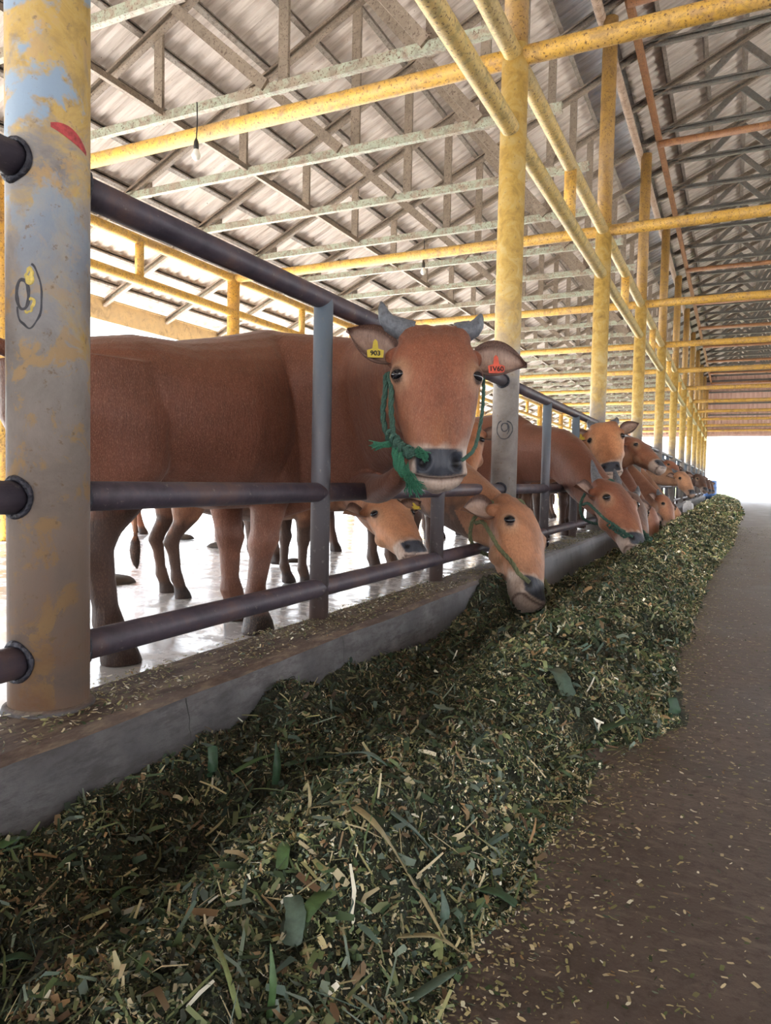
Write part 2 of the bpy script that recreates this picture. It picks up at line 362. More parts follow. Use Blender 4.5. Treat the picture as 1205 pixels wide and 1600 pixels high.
# gable wall above the far opening
b = MB(); x = -7.6; n = 0
v = []; f = []
while x < 9.8:
    for a, h in prof[:4]:
        xx = x+a; v += [(xx, YEND+h, 3.1), (xx, YEND+h, max(3.12, roof(xx)+.1))]
    x += .19
f = [(2*i, 2*i+1, 2*i+3, 2*i+2) for i in range(len(v)//2-1)]
b.add(v, f); struct(b.build('wall_far', M_gable))
b = MB(); b.box((9.75, 10, .7), (.06, 62, 1.4)); struct(b.build('light_block_right', M_gable))  # unseen low wall added to cut the light from the right
b = MB(); b.box((1.15, YEND-.03, 3.12), (17.5, .08, .12)); struct(b.build('trim_1', M_gable))
for i in range(7):
    z = 3.55+i*.55; x0 = max(-7.4, -7.4+(z-2.95)/.464); b = MB(); b.chan((x0, YEND-.05, z), (2.3-x0, YEND-.05, z), .05, .07)
    tag(b.build('wall_girt', M_grey), 'dark horizontal girt on the far gable wall, %s from the opening up' % ORD[i].replace('nearest', 'first'), 'girt', 'girts of the far gable wall')
# eave fascia, left
b = MB(); b.box((-7.43, 17, 2.80), (.03, 47, .27)); b.bar((-7.43, YBEG, 2.945), (-7.43, YEND, 2.945), .06, .02)
tag(b.build('eave_fascia', M_fascia), 'long ochre fascia board along the low left eave of the roof', 'fascia')
b = MB(); b.bar((FX-.13, 0, ZTOP+.10), (FX-.13, YEND, ZTOP+.10), .02, .22)
tag(b.build('blue_flashing', M_blue), 'strip of blue sheet metal high up behind the aisle columns', 'sheet metal')

# ------------------------------------------------------------------ columns
def column_mesh(top, m_low, m_up=None, r=.0825):
    b = MB(); b.tube([(0, 0, 0), (0, 0, top)], r, 40)
    return b
for n in range(0, NC+1):
    y = colY(n); first = n == 1
    b = MB(); b.tube([(0, 0, 0), (0, 0, ZUP-KZ+.06)], .0825, 48)
    lab = {0: 'steel column beside the aisle, just behind the camera', 1: 'big peeling yellow and blue steel column closest to the camera, at the left edge',
           2: 'yellow steel column with a drawn ring mark, right behind the big cow head'}.get(n, 'yellow steel column in the row beside the aisle, %s from the camera' % ORD[n-1])
    t = thing('steel_column', (FX, y, KZ), lab, 'column', 'columns along the feed kerb')
    o = pipe_smooth(b.build('shaft', M_col1 if n <= 1 else M_col, t))
    b = MB(); b.tube([(0, 0, ZUP-KZ+.05), (0, 0, ZTOP-KZ)], .075, 32); pipe_smooth(b.build('upper_shaft', M_colup, t))
    if n in (0, 1, 2):   # weld collars where rails and beams meet the shaft
        for zz in (ZT, ZM, ZL):
            for sg in (-1, 1):
                b = MB(); ring = []
                for k in range(25):
                    a = 2*PI*k/24; rz_ = .038*math.cos(a); rx_ = .038*math.sin(a)
                    yy = math.sqrt(max(0, .0845**2-rx_**2)); ring.append(V3((rx_*1.04, sg*yy, zz-KZ+rz_*1.04)))
                b.tube(ring, [.006+.003*noise.noise(p*40) for p in ring], 8, False)
                b.build('weld_bead', M_weld, t, True)
    if n == 1:
        b = MB(); b.tube([(0, 0, -.004), (0, 0, .006), (0, 0, .012)], [.096, .093, .084], 48); b.build('base_bead', M_kerb, t, True)
def wrap(cx, cy, pts, r=.0832):   # (angle, z) path on a column's skin
    return [V3((r*math.cos(a), r*math.sin(a), z)) for a, z in pts]
C1 = [o for o in bpy.data.objects if o.name.startswith('steel_column') and not o.name.startswith('steel_column.0')]
def column_obj(n):
    return [o for o in bpy.data.objects if o.name.startswith('steel_column') and abs(o.location.y-colY(n)) < .01][0]
def ring_mark(t, ang0, z0, ra, rz, w, m, name='painted_mark', a0=0, a1=2*PI, jit=.12):
    b = MB(); pts = []
    for k in range(41):
        a = a0+(a1-a0)*k/40; q = 1+jit*noise.noise((math.cos(a)*1.3, math.sin(a)*1.3, z0*9+ra*50))
        pts.append((ang0+ra*q*math.sin(a), z0+rz*q*math.cos(a)))
    P = wrap(0, 0, pts); b.tube(P, [w*(1+.5*noise.noise(p*60)) for p in P], 6)
    for i, v in enumerate(b.v):   # flatten against the skin
        q = V3((v[0], v[1], 0)); l = q.length; q = q*((.0826+(l-.0826)*.25)/l); b.v[i] = (q.x, q.y, v[2])
    b.build(name, m, t)
t1 = column_obj(1); t2 = column_obj(2)
# the camera sees the column side whose outward direction points at it
A1 = math.atan2(-Y1, -FX); A2 = math.atan2(-colY(2), -FX)
ring_mark(t1, A1-.62, 1.055-KZ, .17, .030, .0035, M_inkp)
ring_mark(t1, A1-.46, 1.050-KZ, .32, .060, .0022, M_inkp, a0=.2, a1=4.4, jit=.2)
ring_mark(t1, A1-.45, 1.095-KZ, .09, .012, .0045, M_yelp, jit=.8)
ring_mark(t1, A1-.45, 1.035-KZ, .11, .016, .003, M_yelp, jit=.8, a1=4)
b = MB(); P = wrap(0, 0, [(A1+.05+1.0*k/20, 1.395-KZ-.028*(k/20)**2) for k in range(21)])
for i in range(20):
    w = .010*math.sin(PI*(i+1)/22)+.003; w2 = .010*math.sin(PI*(i+2)/22)+.003
    b.add([P[i]+V3((0, 0, w)), P[i]-V3((0, 0, w)), P[i+1]-V3((0, 0, w2)), P[i+1]+V3((0, 0, w2))], [(0, 1, 2, 3)])
b.build('painted_mark', M_redp, t1)
ring_mark(t2, A2-.05, 1.02-KZ, .62, .058, .0035, M_inkp, a0=.3, a1=5.9)
ring_mark(t2, A2-.03, 1.035-KZ, .26, .026, .0035, M_inkp, a0=0, a1=2*PI)
ring_mark(t2, A2+.0, 1.025-KZ, .30, .040, .003, M_inkp, a0=.4, a1=2.6)

# left row of columns
for k, n in enumerate(range(1, 11)):
    b = MB(); b.tube([(0, 0, 0), (0, 0, ZUP-PEN)], .0825, 32)
    o = pipe_smooth(b.build('outer_column', M_yel)); o.location = (LX, colY(n), PEN)
    tag(o, 'orange yellow column in the outer row across the pen, %s from the camera' % ORD[k], 'column', 'columns of the outer row')

# ------------------------------------------------------------------ longitudinal pipe girders with struts
def girder(x, m, label, n0, n1, name):
    t = thing(name, (x, colY(n0), ZLO), label, 'beam')
    L = colY(n1)-colY(n0); L0 = -4
    for nm, z in (('lower_pipe', 0), ('upper_pipe', ZUP-ZLO)):
        b = MB(); b.tube([(0, L0+(L-L0)*k/12, z) for k in range(13)], .056, 28); pipe_smooth(b.build(nm, m, t))
    for k in range(n1-n0):
        b = MB(); b.tube([(0, (k+.5)*BAY, 0), (0, (k+.5)*BAY, ZUP-ZLO)], .05, 24); pipe_smooth(b.build('strut', M_yel, t))
girder(FX, M_yel2, 'dusty yellow double pipe beam running along the tops of the aisle columns', 1, 12, 'pipe_girder')
girder(LX, M_yel, 'orange yellow double pipe beam joining the outer row of columns', 1, 12, 'outer_pipe_girder')
b = MB(); b.tube([(FX-.09, -4, ZTOP), (FX-.09, YEND, ZTOP)], .05, 20)
tag(pipe_smooth(b.build('eave_stringer', M_stringer)), 'dusty pinkish stringer pipe high along the upper ends of the aisle columns', 'beam')
b = MB(); b.bar((FX+.16, -4, ZTOP+.20), (FX+.16, YEND, ZTOP+.20), .07, .10)
tag(b.build('upper_stringer', M_org), 'rusty orange stringer high above the aisle carrying the upper tie bars', 'beam')
# tie pipes across the building
for n in range(0, NC+1):
    b = MB(); b.tube([(LX, 0, 0), (FX, 0, 0), (RX, 0, 0)], .056, 28)
    o = pipe_smooth(b.build('tie_pipe', M_yel)); o.location = (0, colY(n), ZUP)
    tag(o, 'yellow tie pipe crossing the barn, %s from the camera' % (ORD[n-1] if n else 'the only one not ahead'), 'tie pipe', 'yellow tie pipes across the barn')
    b = MB(); b.tube([(FX+.16, 0, 0), (RX, 0, 0)], .05, 20)
    o = pipe_smooth(b.build('upper_tie_pipe', M_org)); o.location = (0, colY(n), ZTOP+.12)
    tag(o, 'rusty orange tie pipe high over the aisle, %s from the camera' % (ORD[n-1] if n else 'the only one not ahead'), 'tie pipe', 'orange tie pipes high over the aisle')

# ------------------------------------------------------------------ trusses
CH = 3.60; UC = ZTOP+.34
def truss():
    t = thing('roof_truss', (0, 0, 0), 'x', 'truss', 'roof trusses across the barn')
    b = MB(); b.chan((-7.2, 0, CH-.62*0), (FX+.02, 0, CH), .045, .072, flip=-1)
    b.build('bottom_chord', M_green, t)
    b = MB(); b.chan((-7.45, .0, roof(-7.45)-.05), (1.15, .0, roof(1.149)-.05), .045, .09); b.build('rafter', M_steel, t)
    b = MB(); b.chan((9.75, .0, roof(9.75)-.05), (1.15, .0, roof(1.151)-.05), .045, .09); b.build('rafter', M_grey, t)
    # heel brace
    b = MB(); b.bar((-7.3, .03, roof(-7.3)-.05), (-5.9, .03, CH-.03), .03, .06); b.build('heel_brace', M_green, t)
    xs = [-5.6, -4.38, -3.15, -1.95]
    for x in xs:
        b = MB(); b.bar((x, .035, CH-.03), (x, .035, roof(x)-.05), .085, .03, up=(0, 1, 0)); b.build('strut', M_steel, t)
    for x0, x1 in ((-4.10, -3.35), (-3.0, -2.05)):
        b = MB(); b.bar((x0-.05, -.035, roof(x0)-.08), (x1+.08, -.035, CH+.02), .03, .085, up=(0, 0, 1)); b.build('diagonal_brace', M_steel, t)
    b = MB(); b.chan((FX+.1, 0, UC), (RX, 0, UC), .045, .075); b.build('upper_chord_tie', M_grey, t)
    for x0, x1 in ((-.57, -.12), (.32, -.12), (.32, .80), (1.2, .80)):
        b = MB(); b.bar((x0, .03, UC), (x1, .03, roof(x1)-.05), .03, .085); b.build('web_member', M_grey, t)
    return t
T0 = truss(); NT = 35; TY0 = Y1+.10-2*BAY/3
for k in range(NT):
    o = T0 if k == 0 else dup(T0); o.location.y = TY0+k*BAY/3
    kk = k-1
    if kk < 1: lab = 'steel roof truss with pale green bottom chord, above and behind the camera'
    elif kk < 10: lab = 'steel roof truss with pale green bottom chord, %s from the camera' % ORD[kk-1]
    else: lab = 'distant steel roof truss with pale green bottom chord in the tight far rhythm'
    o['label'] = lab
# purlins
px_ = [-7.2+.445*i for i in range(18)]
for i, x in enumerate(px_):
    b = MB(); b.chan((x, YBEG, roof(x)+.035), (x, YEND, roof(x)+.035), .04, .075, up=(-.42, 0, 1), flip=1)
    m = M_purl
    tag(b.build('roof_purlin', m), 'steel purlin under the roof sheets, %s up from the left eave' % (ORD[i] if i else 'first'), 'purlin', 'purlins under the roof sheets')
for i in range(8):
    x = 1.6+i*1.0; b = MB(); b.chan((x, YBEG, roof(x)+.035), (x, YEND, roof(x)+.035), .04, .075)
    tag(b.build('roof_purlin', M_purl), 'steel purlin on the far side of the ridge, %s down from the ridge' % (ORD[i] if i else 'first'), 'purlin', 'purlins beyond the ridge')
b = MB(); b.bar((-4.30, YBEG, CH+.03), (-4.30, YEND, CH+.03), .035, .05)
tag(b.build('chord_runner', M_steel), 'thin dark runner tying the truss bottom chords together over the pen', 'runner')

# ------------------------------------------------------------------ feed kerb
b = MB(); y = -6.0; rings = []
while y <= YEND:
    w = lambda s: .006*noise.noise((0, y*2.2, s))+.003*noise.noise((0, y*11, s))
    ov = .035 if 2.78 > y > 0 else 0
    rings.append([V3(p) for p in ((KB+.02, y, -.15), (KB+w(2), y, .12), (KB+.012+w(3), y, KZ-.012+w(9)), (KB+.04, y, KZ+w(4)), (KB+.13, y, KZ+w(5)*1.5), (KF-.03, y, KZ+w(6)), (KF-.006+w(7), y, KZ-.014+w(8)), (KF+w(7)*1.3, y, KZ-.05), (KF+w(1)*1.5, y, .07), (KF+.008, y, -.15))])
    y += .06
b.loft(rings); kb = b.build('feed_kerb', M_kerb)
tag(kb, 'long low grey concrete kerb carrying the steel fence beside the trough', 'kerb')
for (y, dz) in ((1.28, 0), (2.02, .01)):   # cracks down the kerb face
    b = MB(); pts = [V3((KF+.0045, y+.012*noise.noise((z*30, y, 0))+(KZ-z)*.12, z)) for z in [KZ-.01-.011*k for k in range(11)]]
    for i in range(10):
        w = .0022*(1-i/12); b.add([pts[i]+V3((.002, -w, 0)), pts[i]+V3((.002, w, 0)), pts[i+1]+V3((.002, w, 0)), pts[i+1]+V3((.002, -w, 0))], [(0, 1, 2, 3)])
    b.build('crack', M_ink, kb)

# ------------------------------------------------------------------ fence panels between the columns
def fence_panel():
    t = thing('fence_panel', (0, 0, 0), 'x', 'fence', 'fence panels of the feed kerb')
    for nm, z in (('top_rail', ZT), ('middle_rail', ZM), ('lower_rail', ZL)):
        b = MB(); b.tube([(0, .078+(BAY-.156)*k/10, z-KZ) for k in range(11)], .0345, 28); pipe_smooth(b.build(nm, M_rail, t))
    for q in (1, 2):
        b = MB(); b.tube([(0, 0, 0), (0, 0, ZT-KZ)], .0345, 28); o = pipe_smooth(b.build('post', M_post, t)); o.location = (0, BAY*q/3, 0)
    return t
F0 = fence_panel()
for n in range(-1, NC):
    o = F0 if n == -1 else dup(F0); o.location = (FX, colY(n), KZ)
    o['label'] = ('dark three-rail pipe fence panel behind the camera' if n == -1 else 'dark three-rail pipe fence panel left of the nearest column' if n == 0 else
                  'dark three-rail pipe fence panel that the big cow leans over' if n == 1 else 'dark three-rail pipe fence panel, %s along the kerb beyond the nearest column' % ORD[n-1])
# outer fence across the pen
for n in range(1, 10):
    t = thing('outer_fence', (LX, colY(n), PEN), 'low outer pen fence of pinkish rails, %s bay from the camera' % ORD[n-1], 'fence', 'outer pen fence bays')
    for z in (.42, .85):
        b = MB(); b.tube([(0, .08, z), (0, BAY-.08, z)], .035, 16); pipe_smooth(b.build('rail', M_stringer, t))
    b = MB(); b.tube([(0, BAY/2, 0), (0, BAY/2, .9)], .03, 16); pipe_smooth(b.build('post', M_stringer, t))

# ------------------------------------------------------------------ hanging bulbs
def bulb(loc, drop, lab):
    t = thing('light_bulb', loc, lab, 'light bulb', 'bare bulbs under the roof')
    b = MB(); b.tube([(0, 0, .10), (.01, 0, .10+drop/2), (0, .005, .10+drop)], .005, 8); b.build('cord', M_black, t)
    b = MB(); b.tube([(0, 0, .045), (0, 0, .06), (0, 0, .10), (0, 0, .13)], [.018, .021, .019, .006], 16); b.build('socket', M_black, t, True)
    b = MB(); b.tube([(0, 0, .05), (0, 0, .04), (0, 0, .02), (0, 0, 0), (0, 0, -.02), (0, 0, -.034), (0, 0, -.04)], [.016, .018, .028, .034, .028, .014, .003], 20); b.build('globe', M_bulb, t, True)
bulb((-3.80, 4.38, 3.14), .30, 'bare white bulb hanging from the pale green chord above the big cow')
bulb((-3.4, 7.9, 3.15), .28, 'small bare bulb hanging behind the right horn of the big cow')
bulb((-3.4, 11.2, 3.15), .28, 'tiny far bulb hanging between the second and third columns')
b = MB(); b.tube([(-5.2, 4.6, 3.55), (-5.21, 4.6, 2.9), (-5.2, 4.61, 2.0)], .005, 6)
tag(b.build('hanging_cord', M_rope2), 'thin pale cord hanging from the roof above the cow rump', 'cord')

# ------------------------------------------------------------------ cattle
def sring(c, U, W, hu, vp, vn, n=2.4, taper=.0, seg=28):
    pts = []
    for k in range(seg):
        a = 2*PI*k/seg; ca, sa = math.cos(a), math.sin(a)
        x = math.copysign(abs(ca)**(2/n), ca); z = math.copysign(abs(sa)**(2/n), sa)
        h = vp if z > 0 else vn
        q = 1-(taper*(-z) if z < 0 else 0)
        pts.append(c+U*x*hu*q+W*z*h)
    return pts
TOR = [(-.72, 1.02, .86, .06), (-.69, 1.09, .76, .13), (-.62, 1.135, .66, .195), (-.50, 1.15, .60, .235), (-.36, 1.155, .57, .25), (-.15, 1.13, .52, .27), (.08, 1.14, .49, .29), (.26, 1.155, .49, .27), (.40, 1.17, .50, .235), (.52, 1.155, .52, .20), (.62, 1.10, .56, .165), (.70, 1.0, .64, .10)]
FL = [(.40, .12, .92, .15, .08), (.43, .14, .78, .14, .09), (.44, .145, .62, .10, .072), (.43, .14, .50, .064, .055), (.43, .135, .41, .05, .045), (.435, .13, .365, .054, .05), (.43, .13, .30, .038, .036), (.425, .13, .19, .032, .030), (.43, .13, .135, .043, .040), (.45, .13, .085, .038, .038), (.465, .13, .05, .05, .046), (.475, .13, .0, .06, .052)]
HL = [(-.50, .12, .98, .19, .10), (-.49, .145, .80, .18, .105), (-.46, .15, .64, .13, .085), (-.49, .145, .52, .08, .058), (-.56, .135, .43, .056, .044), (-.585, .13, .38, .055, .042), (-.565, .13, .31, .04, .036), (-.55, .13, .20, .034, .032), (-.54, .13, .135, .044, .040), (-.52, .13, .085, .038, .038), (-.505, .13, .05, .05, .046), (-.495, .13, .0, .058, .05)]
HEAD = [(-.012, .060, .02, .06), (.012, .092, .045, .085), (.04, .108, .062, .10), (.09, .130, .072, .12), (.14, .136, .078, .13), (.175, .134, .080, .132), (.22, .126, .078, .13), (.28, .116, .074, .118), (.33, .102, .070, .100), (.375, .088, .066, .082), (.41, .084, .062, .07), (.44, .084, .056, .066), (.465, .078, .044, .06), (.485, .060, .024, .036), (.498, .036, .010, .020)]
RED = V3((.175, .062, .036))
ncow = [0]
def cow(pos, th, sc, P0, P1, front, label, horn=1.0, earl=.165, ears=((-.1, .0), (-.1, .0)), vox=.016, base=RED, halter=None, dx=(0, 0, 0, 0), ground=PEN,
        neckmid=None, face=None, white=.75, tags=(None, None), tail=True, nr=(1, 1), group='cattle of the feedlot', slope=0., dewlap=None, bl=1., fsh=0., mudh=None, lgs=1., hindw=1.0, name='cow', detail=False, hornvec=None, mud=1.0):
    root = thing(name, (pos[0], pos[1], ground), label, 'cow', group, th)
    Rm = Matrix.Rotation(th, 4, 'Z'); Rm.translation = V3((pos[0], pos[1], ground)); Ri = Rm.inverted()
    L = lambda p: Ri @ V3(p)
    dirL = lambda d: Ri.to_3x3() @ V3(d)
    P0, P1 = L(P0), L(P1); u = (P1-P0); hl = u.length/.5; u.normalize(); v = dirL(front); v = (v-u*v.dot(u)).normalized(); w = v.cross(u)   # w: head's lateral (towards +w is its left)
    H = lambda s, ww, vv: P0+(u*s+w*ww+v*vv)*hl
    ex, ey, ez = V3((1, 0, 0)), V3((0, 1, 0)), V3((0, 0, 1))
    b = MB()
    b.loft([sring(V3((x*bl, 0, (t*.55+bt*.45)))*sc, ey, ez, hw*sc*(hindw if x < -.3 else 1), (t+slope*x-(t*.55+bt*.45))*sc, ((t*.55+bt*.45)-bt)*sc, 2.25) for x, t, bt, hw in TOR])
    if dewlap:
        dp = [L(q) for q, _ in dewlap]; b.tube(cat(dp, 12), [float(np.interp(i/11*(len(dp)-1), range(len(dp)), [q for _, q in dewlap])) for i in range(12)], 14)
    for i, (LG, sgn) in enumerate(((FL, 1), (FL, -1), (HL, 1), (HL, -1))):
        rr_ = []
        for (x, y, z, rx, ry) in LG:
            k = max(0, 1-z/.62); rr_.append(sring(V3((x*bl+dx[i]*k+(fsh if i < 2 else 0), y*sgn, z))*sc, ex, ey, rx*sc*1.04*lgs, ry*sc*1.04*lgs, ry*sc*1.04*lgs, 2.1, seg=18))
        b.loft(rr_)
    # neck
    nb = V3((.40*bl, 0, .86+slope*.75))*sc; ne = H(.11, 0, -.055); mid = L(neckmid) if neckmid else (nb*.45+ne*.55)+V3((.10*sc, 0, .06*sc))
    path = cat([nb, nb*.45+mid*.55+V3((.03, 0, 0)), mid, mid*.4+ne*.6, ne], 12)
    dors1 = (-u+v*.45)
    nrs = []
    for i, p_ in enumerate(path):
        t = i/11; d = (path[min(i+1, 11)]-path[max(i-1, 0)]).normalized(); dz = ez*(1-t)+dors1*t
        W = (dz-d*dz.dot(d)).normalized(); U = d.cross(W)
        top = (.25*(1-t)**1.2+.105*(1-(1-t)**1.2))*(sc*(1-t)+hl*t); bot = (.33*(1-t)**1.1+.115*(1-(1-t)**1.1))*(sc*(1-t)+hl*t)*nr[1]; hw = (.175*(1-t)+.095*t)*(sc*(1-t)+hl*t)*nr[0]
        nrs.append(sring(p_, U, W, hw, top, bot, 2.1, .45*(1-t)+.15))
    b.loft(nrs)
    b.loft([sring(P0+u*s*hl, w, v, hw*hl, fp*hl, bn*hl, 2.15 if s < .38 else 2.3, .38 if s < .4 else .15, 32) for s, hw, fp, bn in HEAD])
    for sg in (-1, 1):   # orbits, cheek, ear roots, horn roots
        b.ball(H(.155, sg*.104, .030), .038*hl, 14); b.ball(H(.26, sg*.075, -.045), .052*hl, 14)
        b.ball(H(.075, sg*.118, -.03), .034*hl, 12); b.ball(H(.022, sg*.070, .0), .044*hl, 12)
        b.ball(H(.445, sg*.052, .012), .036*hl, 12)
    b.ball(H(.468, 0, -.030), (.034*hl,)*3, 14)
    b.ball(H(.020, -.03, .01), .038*hl, 12); b.ball(H(.020, .03, .01), .038*hl, 12)
    body = b.build('body', M_hide, root)
    rm = body.modifiers.new('r', 'REMESH'); rm.mode = 'VOXEL'; rm.voxel_size = vox; rm.use_smooth_shade = True
    s_ = body.modifiers.new('s', 'SMOOTH'); s_.factor = .5; s_.iterations = max(3, int(.075/vox)) if not detail else 9
    dg = bpy.context.evaluated_depsgraph_get(); me = bpy.data.meshes.new_from_object(body.evaluated_get(dg))
    body.modifiers.clear(); old = body.data; body.data = me; bpy.data.meshes.remove(old)
    smooth(me)
    if not me.materials: me.materials.append(M_hide)
    nv = len(me.vertices); co = np.empty(nv*3, np.float32); me.vertices.foreach_get('co', co); co = co.reshape(-1, 3)
    un, vn_, wn = np.array(u), np.array(v), np.array(w); rel = (co-np.array(P0))/hl
    s = rel @ un; vv = rel @ vn_; ww = rel @ wn; aw = np.abs(ww)
    inh = (s > -.06) & (s < .515) & (aw < .165-.055*np.clip((s-.25)/.2, 0, 1)) & (vv > -.19+.11*np.clip((s-.2)/.2, 0, 1)) & (vv < .12)
    if detail:   # nostrils, mouth line, eyelids
        ns = np.zeros(nv)
        for sg in (-1, 1):
            d2 = ((s-.425)/.022)**2+((ww-sg*.047)/.019)**2; msk = inh & (vv > .0) & (d2 < 4)
            co[msk] -= (vn_*.020*hl)*np.exp(-d2[msk])[:, None]
            co[msk] += (vn_*.006*hl)*np.exp(-(d2[msk]-1.8)**2)[:, None]
            d3 = ((s-.162)/.020)**2+((vv-.052)/.02)**2+((ww-sg*.120)/.022)**2; m3 = inh & (d3 < 4)
            co[m3] -= ((wn*sg*.6+vn_*.8)*.006*hl)*np.exp(-d3[m3])[:, None]
        ml = .477-2.0*aw**2
        d4 = ((s-ml)/.006)**2; m4 = inh & (s > .40) & (d4 < 6) & (vv > -.05)
        co[m4] -= (un*.010*hl)*np.exp(-d4[m4])[:, None]; co[m4] -= (vn_*.006*hl)*np.exp(-d4[m4])[:, None]
        me.vertices.foreach_set('co', co.ravel()); me.update()
    col = np.ones((nv, 4), np.float32); col[:, :3] = np.array(base)
    nz = np.array([noise.noise(V3(c)*5) for c in co]); nz2 = np.array([noise.noise(V3(c)*22) for c in co]) if nv < 200000 else nz
    zz = co[:, 2]/sc
    def blend(msk, c):
        msk = np.clip(msk, 0, 1)[:, None]; col[:, :3] = col[:, :3]*(1-msk)+np.array(c)*msk
    B = np.array(base)
    blend(np.clip((.72-zz)/.35, 0, 1)*.45*(~inh), B*1.35+np.array((.05, .04, .03)))        # paler belly and upper legs
    mh = mud if mudh is None else mudh; lv = np.where(co[:, 0] < 0, .30+.28*mh, .30+.28*mud)
    lg = np.clip((lv-zz)/.14+nz*1.1+nz2*.7, 0, 1)*(~inh)*(zz < .70)*np.where(co[:, 0] < 0, .98 if mh > .4 else .4, .98 if mud > .4 else .4)
    blend(lg*.94, (.036, .025, .021))
    blend(np.clip((.10-zz)/.03, 0, 1)*(~inh), (.02, .017, .016))
    blend(np.clip((nz-.10)*1.8, 0, 1)*.45*(~inh), B*.5)
    blend(np.clip((.95-zz)/.4, 0, 1)*.25*(~inh)*(zz > .55), B*.45+np.array((.01, .008, .02)))  # shade on the lower flank painted into the coat
    # head colours
    fc = V3(face) if face else V3((base[0]*2.1, base[1]*2.7, base[2]*2.7))
    blend(inh*np.clip((aw-.02)/.06, 0, 1)*np.clip((s-.08)/.1, 0, 1)*.8, fc)
    blend(inh*np.clip(1-aw/.05, 0, 1)*np.clip((s-.15)/.1, 0, 1)*.6, B*np.array((1.25, 1.15, .95)))
    blend(inh*np.clip((s-.02)/.05, 0, 1)*(vv > -.03)*.5*np.clip((.40-s)/.1, 0, 1), B*np.array((1.9, 1.7, 1.5)))
    blend(inh*np.clip(1-aw/.03, 0, 1)*np.clip((s-.05)/.1, 0, 1)*np.clip((.36-s)/.1, 0, 1)*.35, B*.8)
    blend(inh*np.clip((s-.26)/.08, 0, 1)*np.clip(1-aw/.06, 0, 1)*.5, (.42, .17, .07))
    for sg in (-1, 1):
        de = np.sqrt(((s-.162)/1.25)**2+(vv-.048)**2+((ww-sg*.120))**2)
        blend(inh*np.clip((.056-de)/.03, 0, 1)*.42, (.52, .35, .22))
        blend(inh*np.clip((.0235-de)/.006, 0, 1), (.03, .022, .02))
    blend(inh*np.clip((s-.372+.35*np.maximum(0, aw-.05)-nz2*.02)/.02, 0, 1)*white, (.62, .53, .46))
    pad = inh*np.clip((s-.385-.9*np.maximum(0, .03-aw)*0)/.008, 0, 1)*np.clip((.470-2.2*aw**2-s)/.006, 0, 1)*np.clip((.073-aw)/.008, 0, 1)*(vv > -.02)
    blend(pad, (.045, .050, .066)); blend(pad*np.clip(nz2*2+.2, 0, 1)*.6, (.02, .022, .03)); col[:, 3] = 0
    for sg in (-1, 1):
        d2 = ((s-.425)/.014)**2+((ww-sg*.047)/.012)**2; blend(inh*np.clip(1.6-d2, 0, 1)*(vv > -.02), (.006, .005, .006))
    ml = .477-2.0*aw**2; blend(inh*(s > .42)*np.clip(1-((s-ml)/.005)**2, 0, 1)*(vv > -.06), (.10, .07, .06))
    gl = np.maximum(np.clip(pad, 0, 1), lg*.55); col[:, 3] = gl
    at = me.color_attributes.new('col', 'FLOAT_COLOR', 'POINT'); at.data.foreach_set('color', col.ravel())
    # eyes
    for sg in (-1, 1):
        ez_ = .0 if detail else .0045; b = MB(); b.ball(H(.160, sg*(.1185+ez_), .0465+ez_), (.0125*hl, .0165*hl, .0225*hl), 20, ((w*sg*.65+v*.76).normalized(), u, (w*sg*.76-v*.65).normalized())); b.build('eye', M_eye, root, True)
    # horns
    if horn > 0:
        for k, sg in enumerate((-1, 1)):
            hv = hornvec[k] if hornvec else (-.11, .055, .0)
            a, bb, c = H(.005, sg*.070, .0), H(.005+hv[0]*.35*horn, sg*(.070+hv[1]*.75*horn), .0+.3*hv[2]), H(.005+hv[0]*horn, sg*(.07+hv[1]*horn), hv[2])
            P = cat([a, bb, c], 12); hb = MB(); hb.tube(P, [hl*.033*(1-(i/11)**1.7)*(1+.05*math.sin(i*3))+.0035 for i in range(12)], 20); hb.build('horn', M_horn, root, True)
    # ears
    for k, sg in enumerate((-1, 1)):
        up_, fwd_ = ears[k]; base_ = H(.072, sg*.122, -.028)
        dr = (w*sg - u*up_ + v*fwd_).normalized(); face_n = (v-dr*v.dot(dr)).normalized(); acr = dr.cross(face_n).normalized()
        eb = MB(); nL, nC = 14, 9; top = []; botm = []
        for i in range(nL):
            t = i/(nL-1); wd_ = .058*hl*(math.sin(PI*min(1, (t*.93+.10))**.85)**.8 if t < 1 else .02)*(1 if t < .97 else .4)
            for j in range(nC):
                c = (j/(nC-1))*2-1
                p_ = base_+dr*(t*earl*hl)+acr*(c*wd_)+face_n*((c*c-.55)*.030*hl*(1-.35*t)+.012*hl*math.sin(PI*t))
                top.append(p_+face_n*.003); botm.append(p_-face_n*.004-face_n*.006*(1-c*c))
        fcs = []
        for i in range(nL-1):
            for j in range(nC-1):
                a = i*nC+j; fcs.append((a, a+1, a+nC+1, a+nC)); o_ = nL*nC; fcs.append((o_+a, o_+a+nC, o_+a+nC+1, o_+a+1))
        o_ = nL*nC
        for i in range(nL-1):
            for j in (0, nC-1):
                a = i*nC+j; fcs.append((a, a+nC, o_+a+nC, o_+a))
        for j in range(nC-1):
            for i in (0, nL-1): a = i*nC+j; fcs.append((a, a+1, o_+a+1, o_+a))
        eb.add(top+botm, fcs); eo = eb.build('ear', M_hide, root, True)
        ca = np.zeros((len(eb.v), 4), np.float32)
        for q, p_ in enumerate(eb.v):
            if q < o_:
                i, j = divmod(q, nC); c = (j/(nC-1))*2-1; e = max(abs(c), (i/(nL-1)-.5)*2)
                r_ = noise.noise((c*5, i*.4, ncow[0])); m_ = V3((.36, .25, .20)) if e < .75 else V3((.09, .05, .04))
                ca[q, :3] = m_*(1+.35*r_)
            else: ca[q, :3] = V3(base)*.75
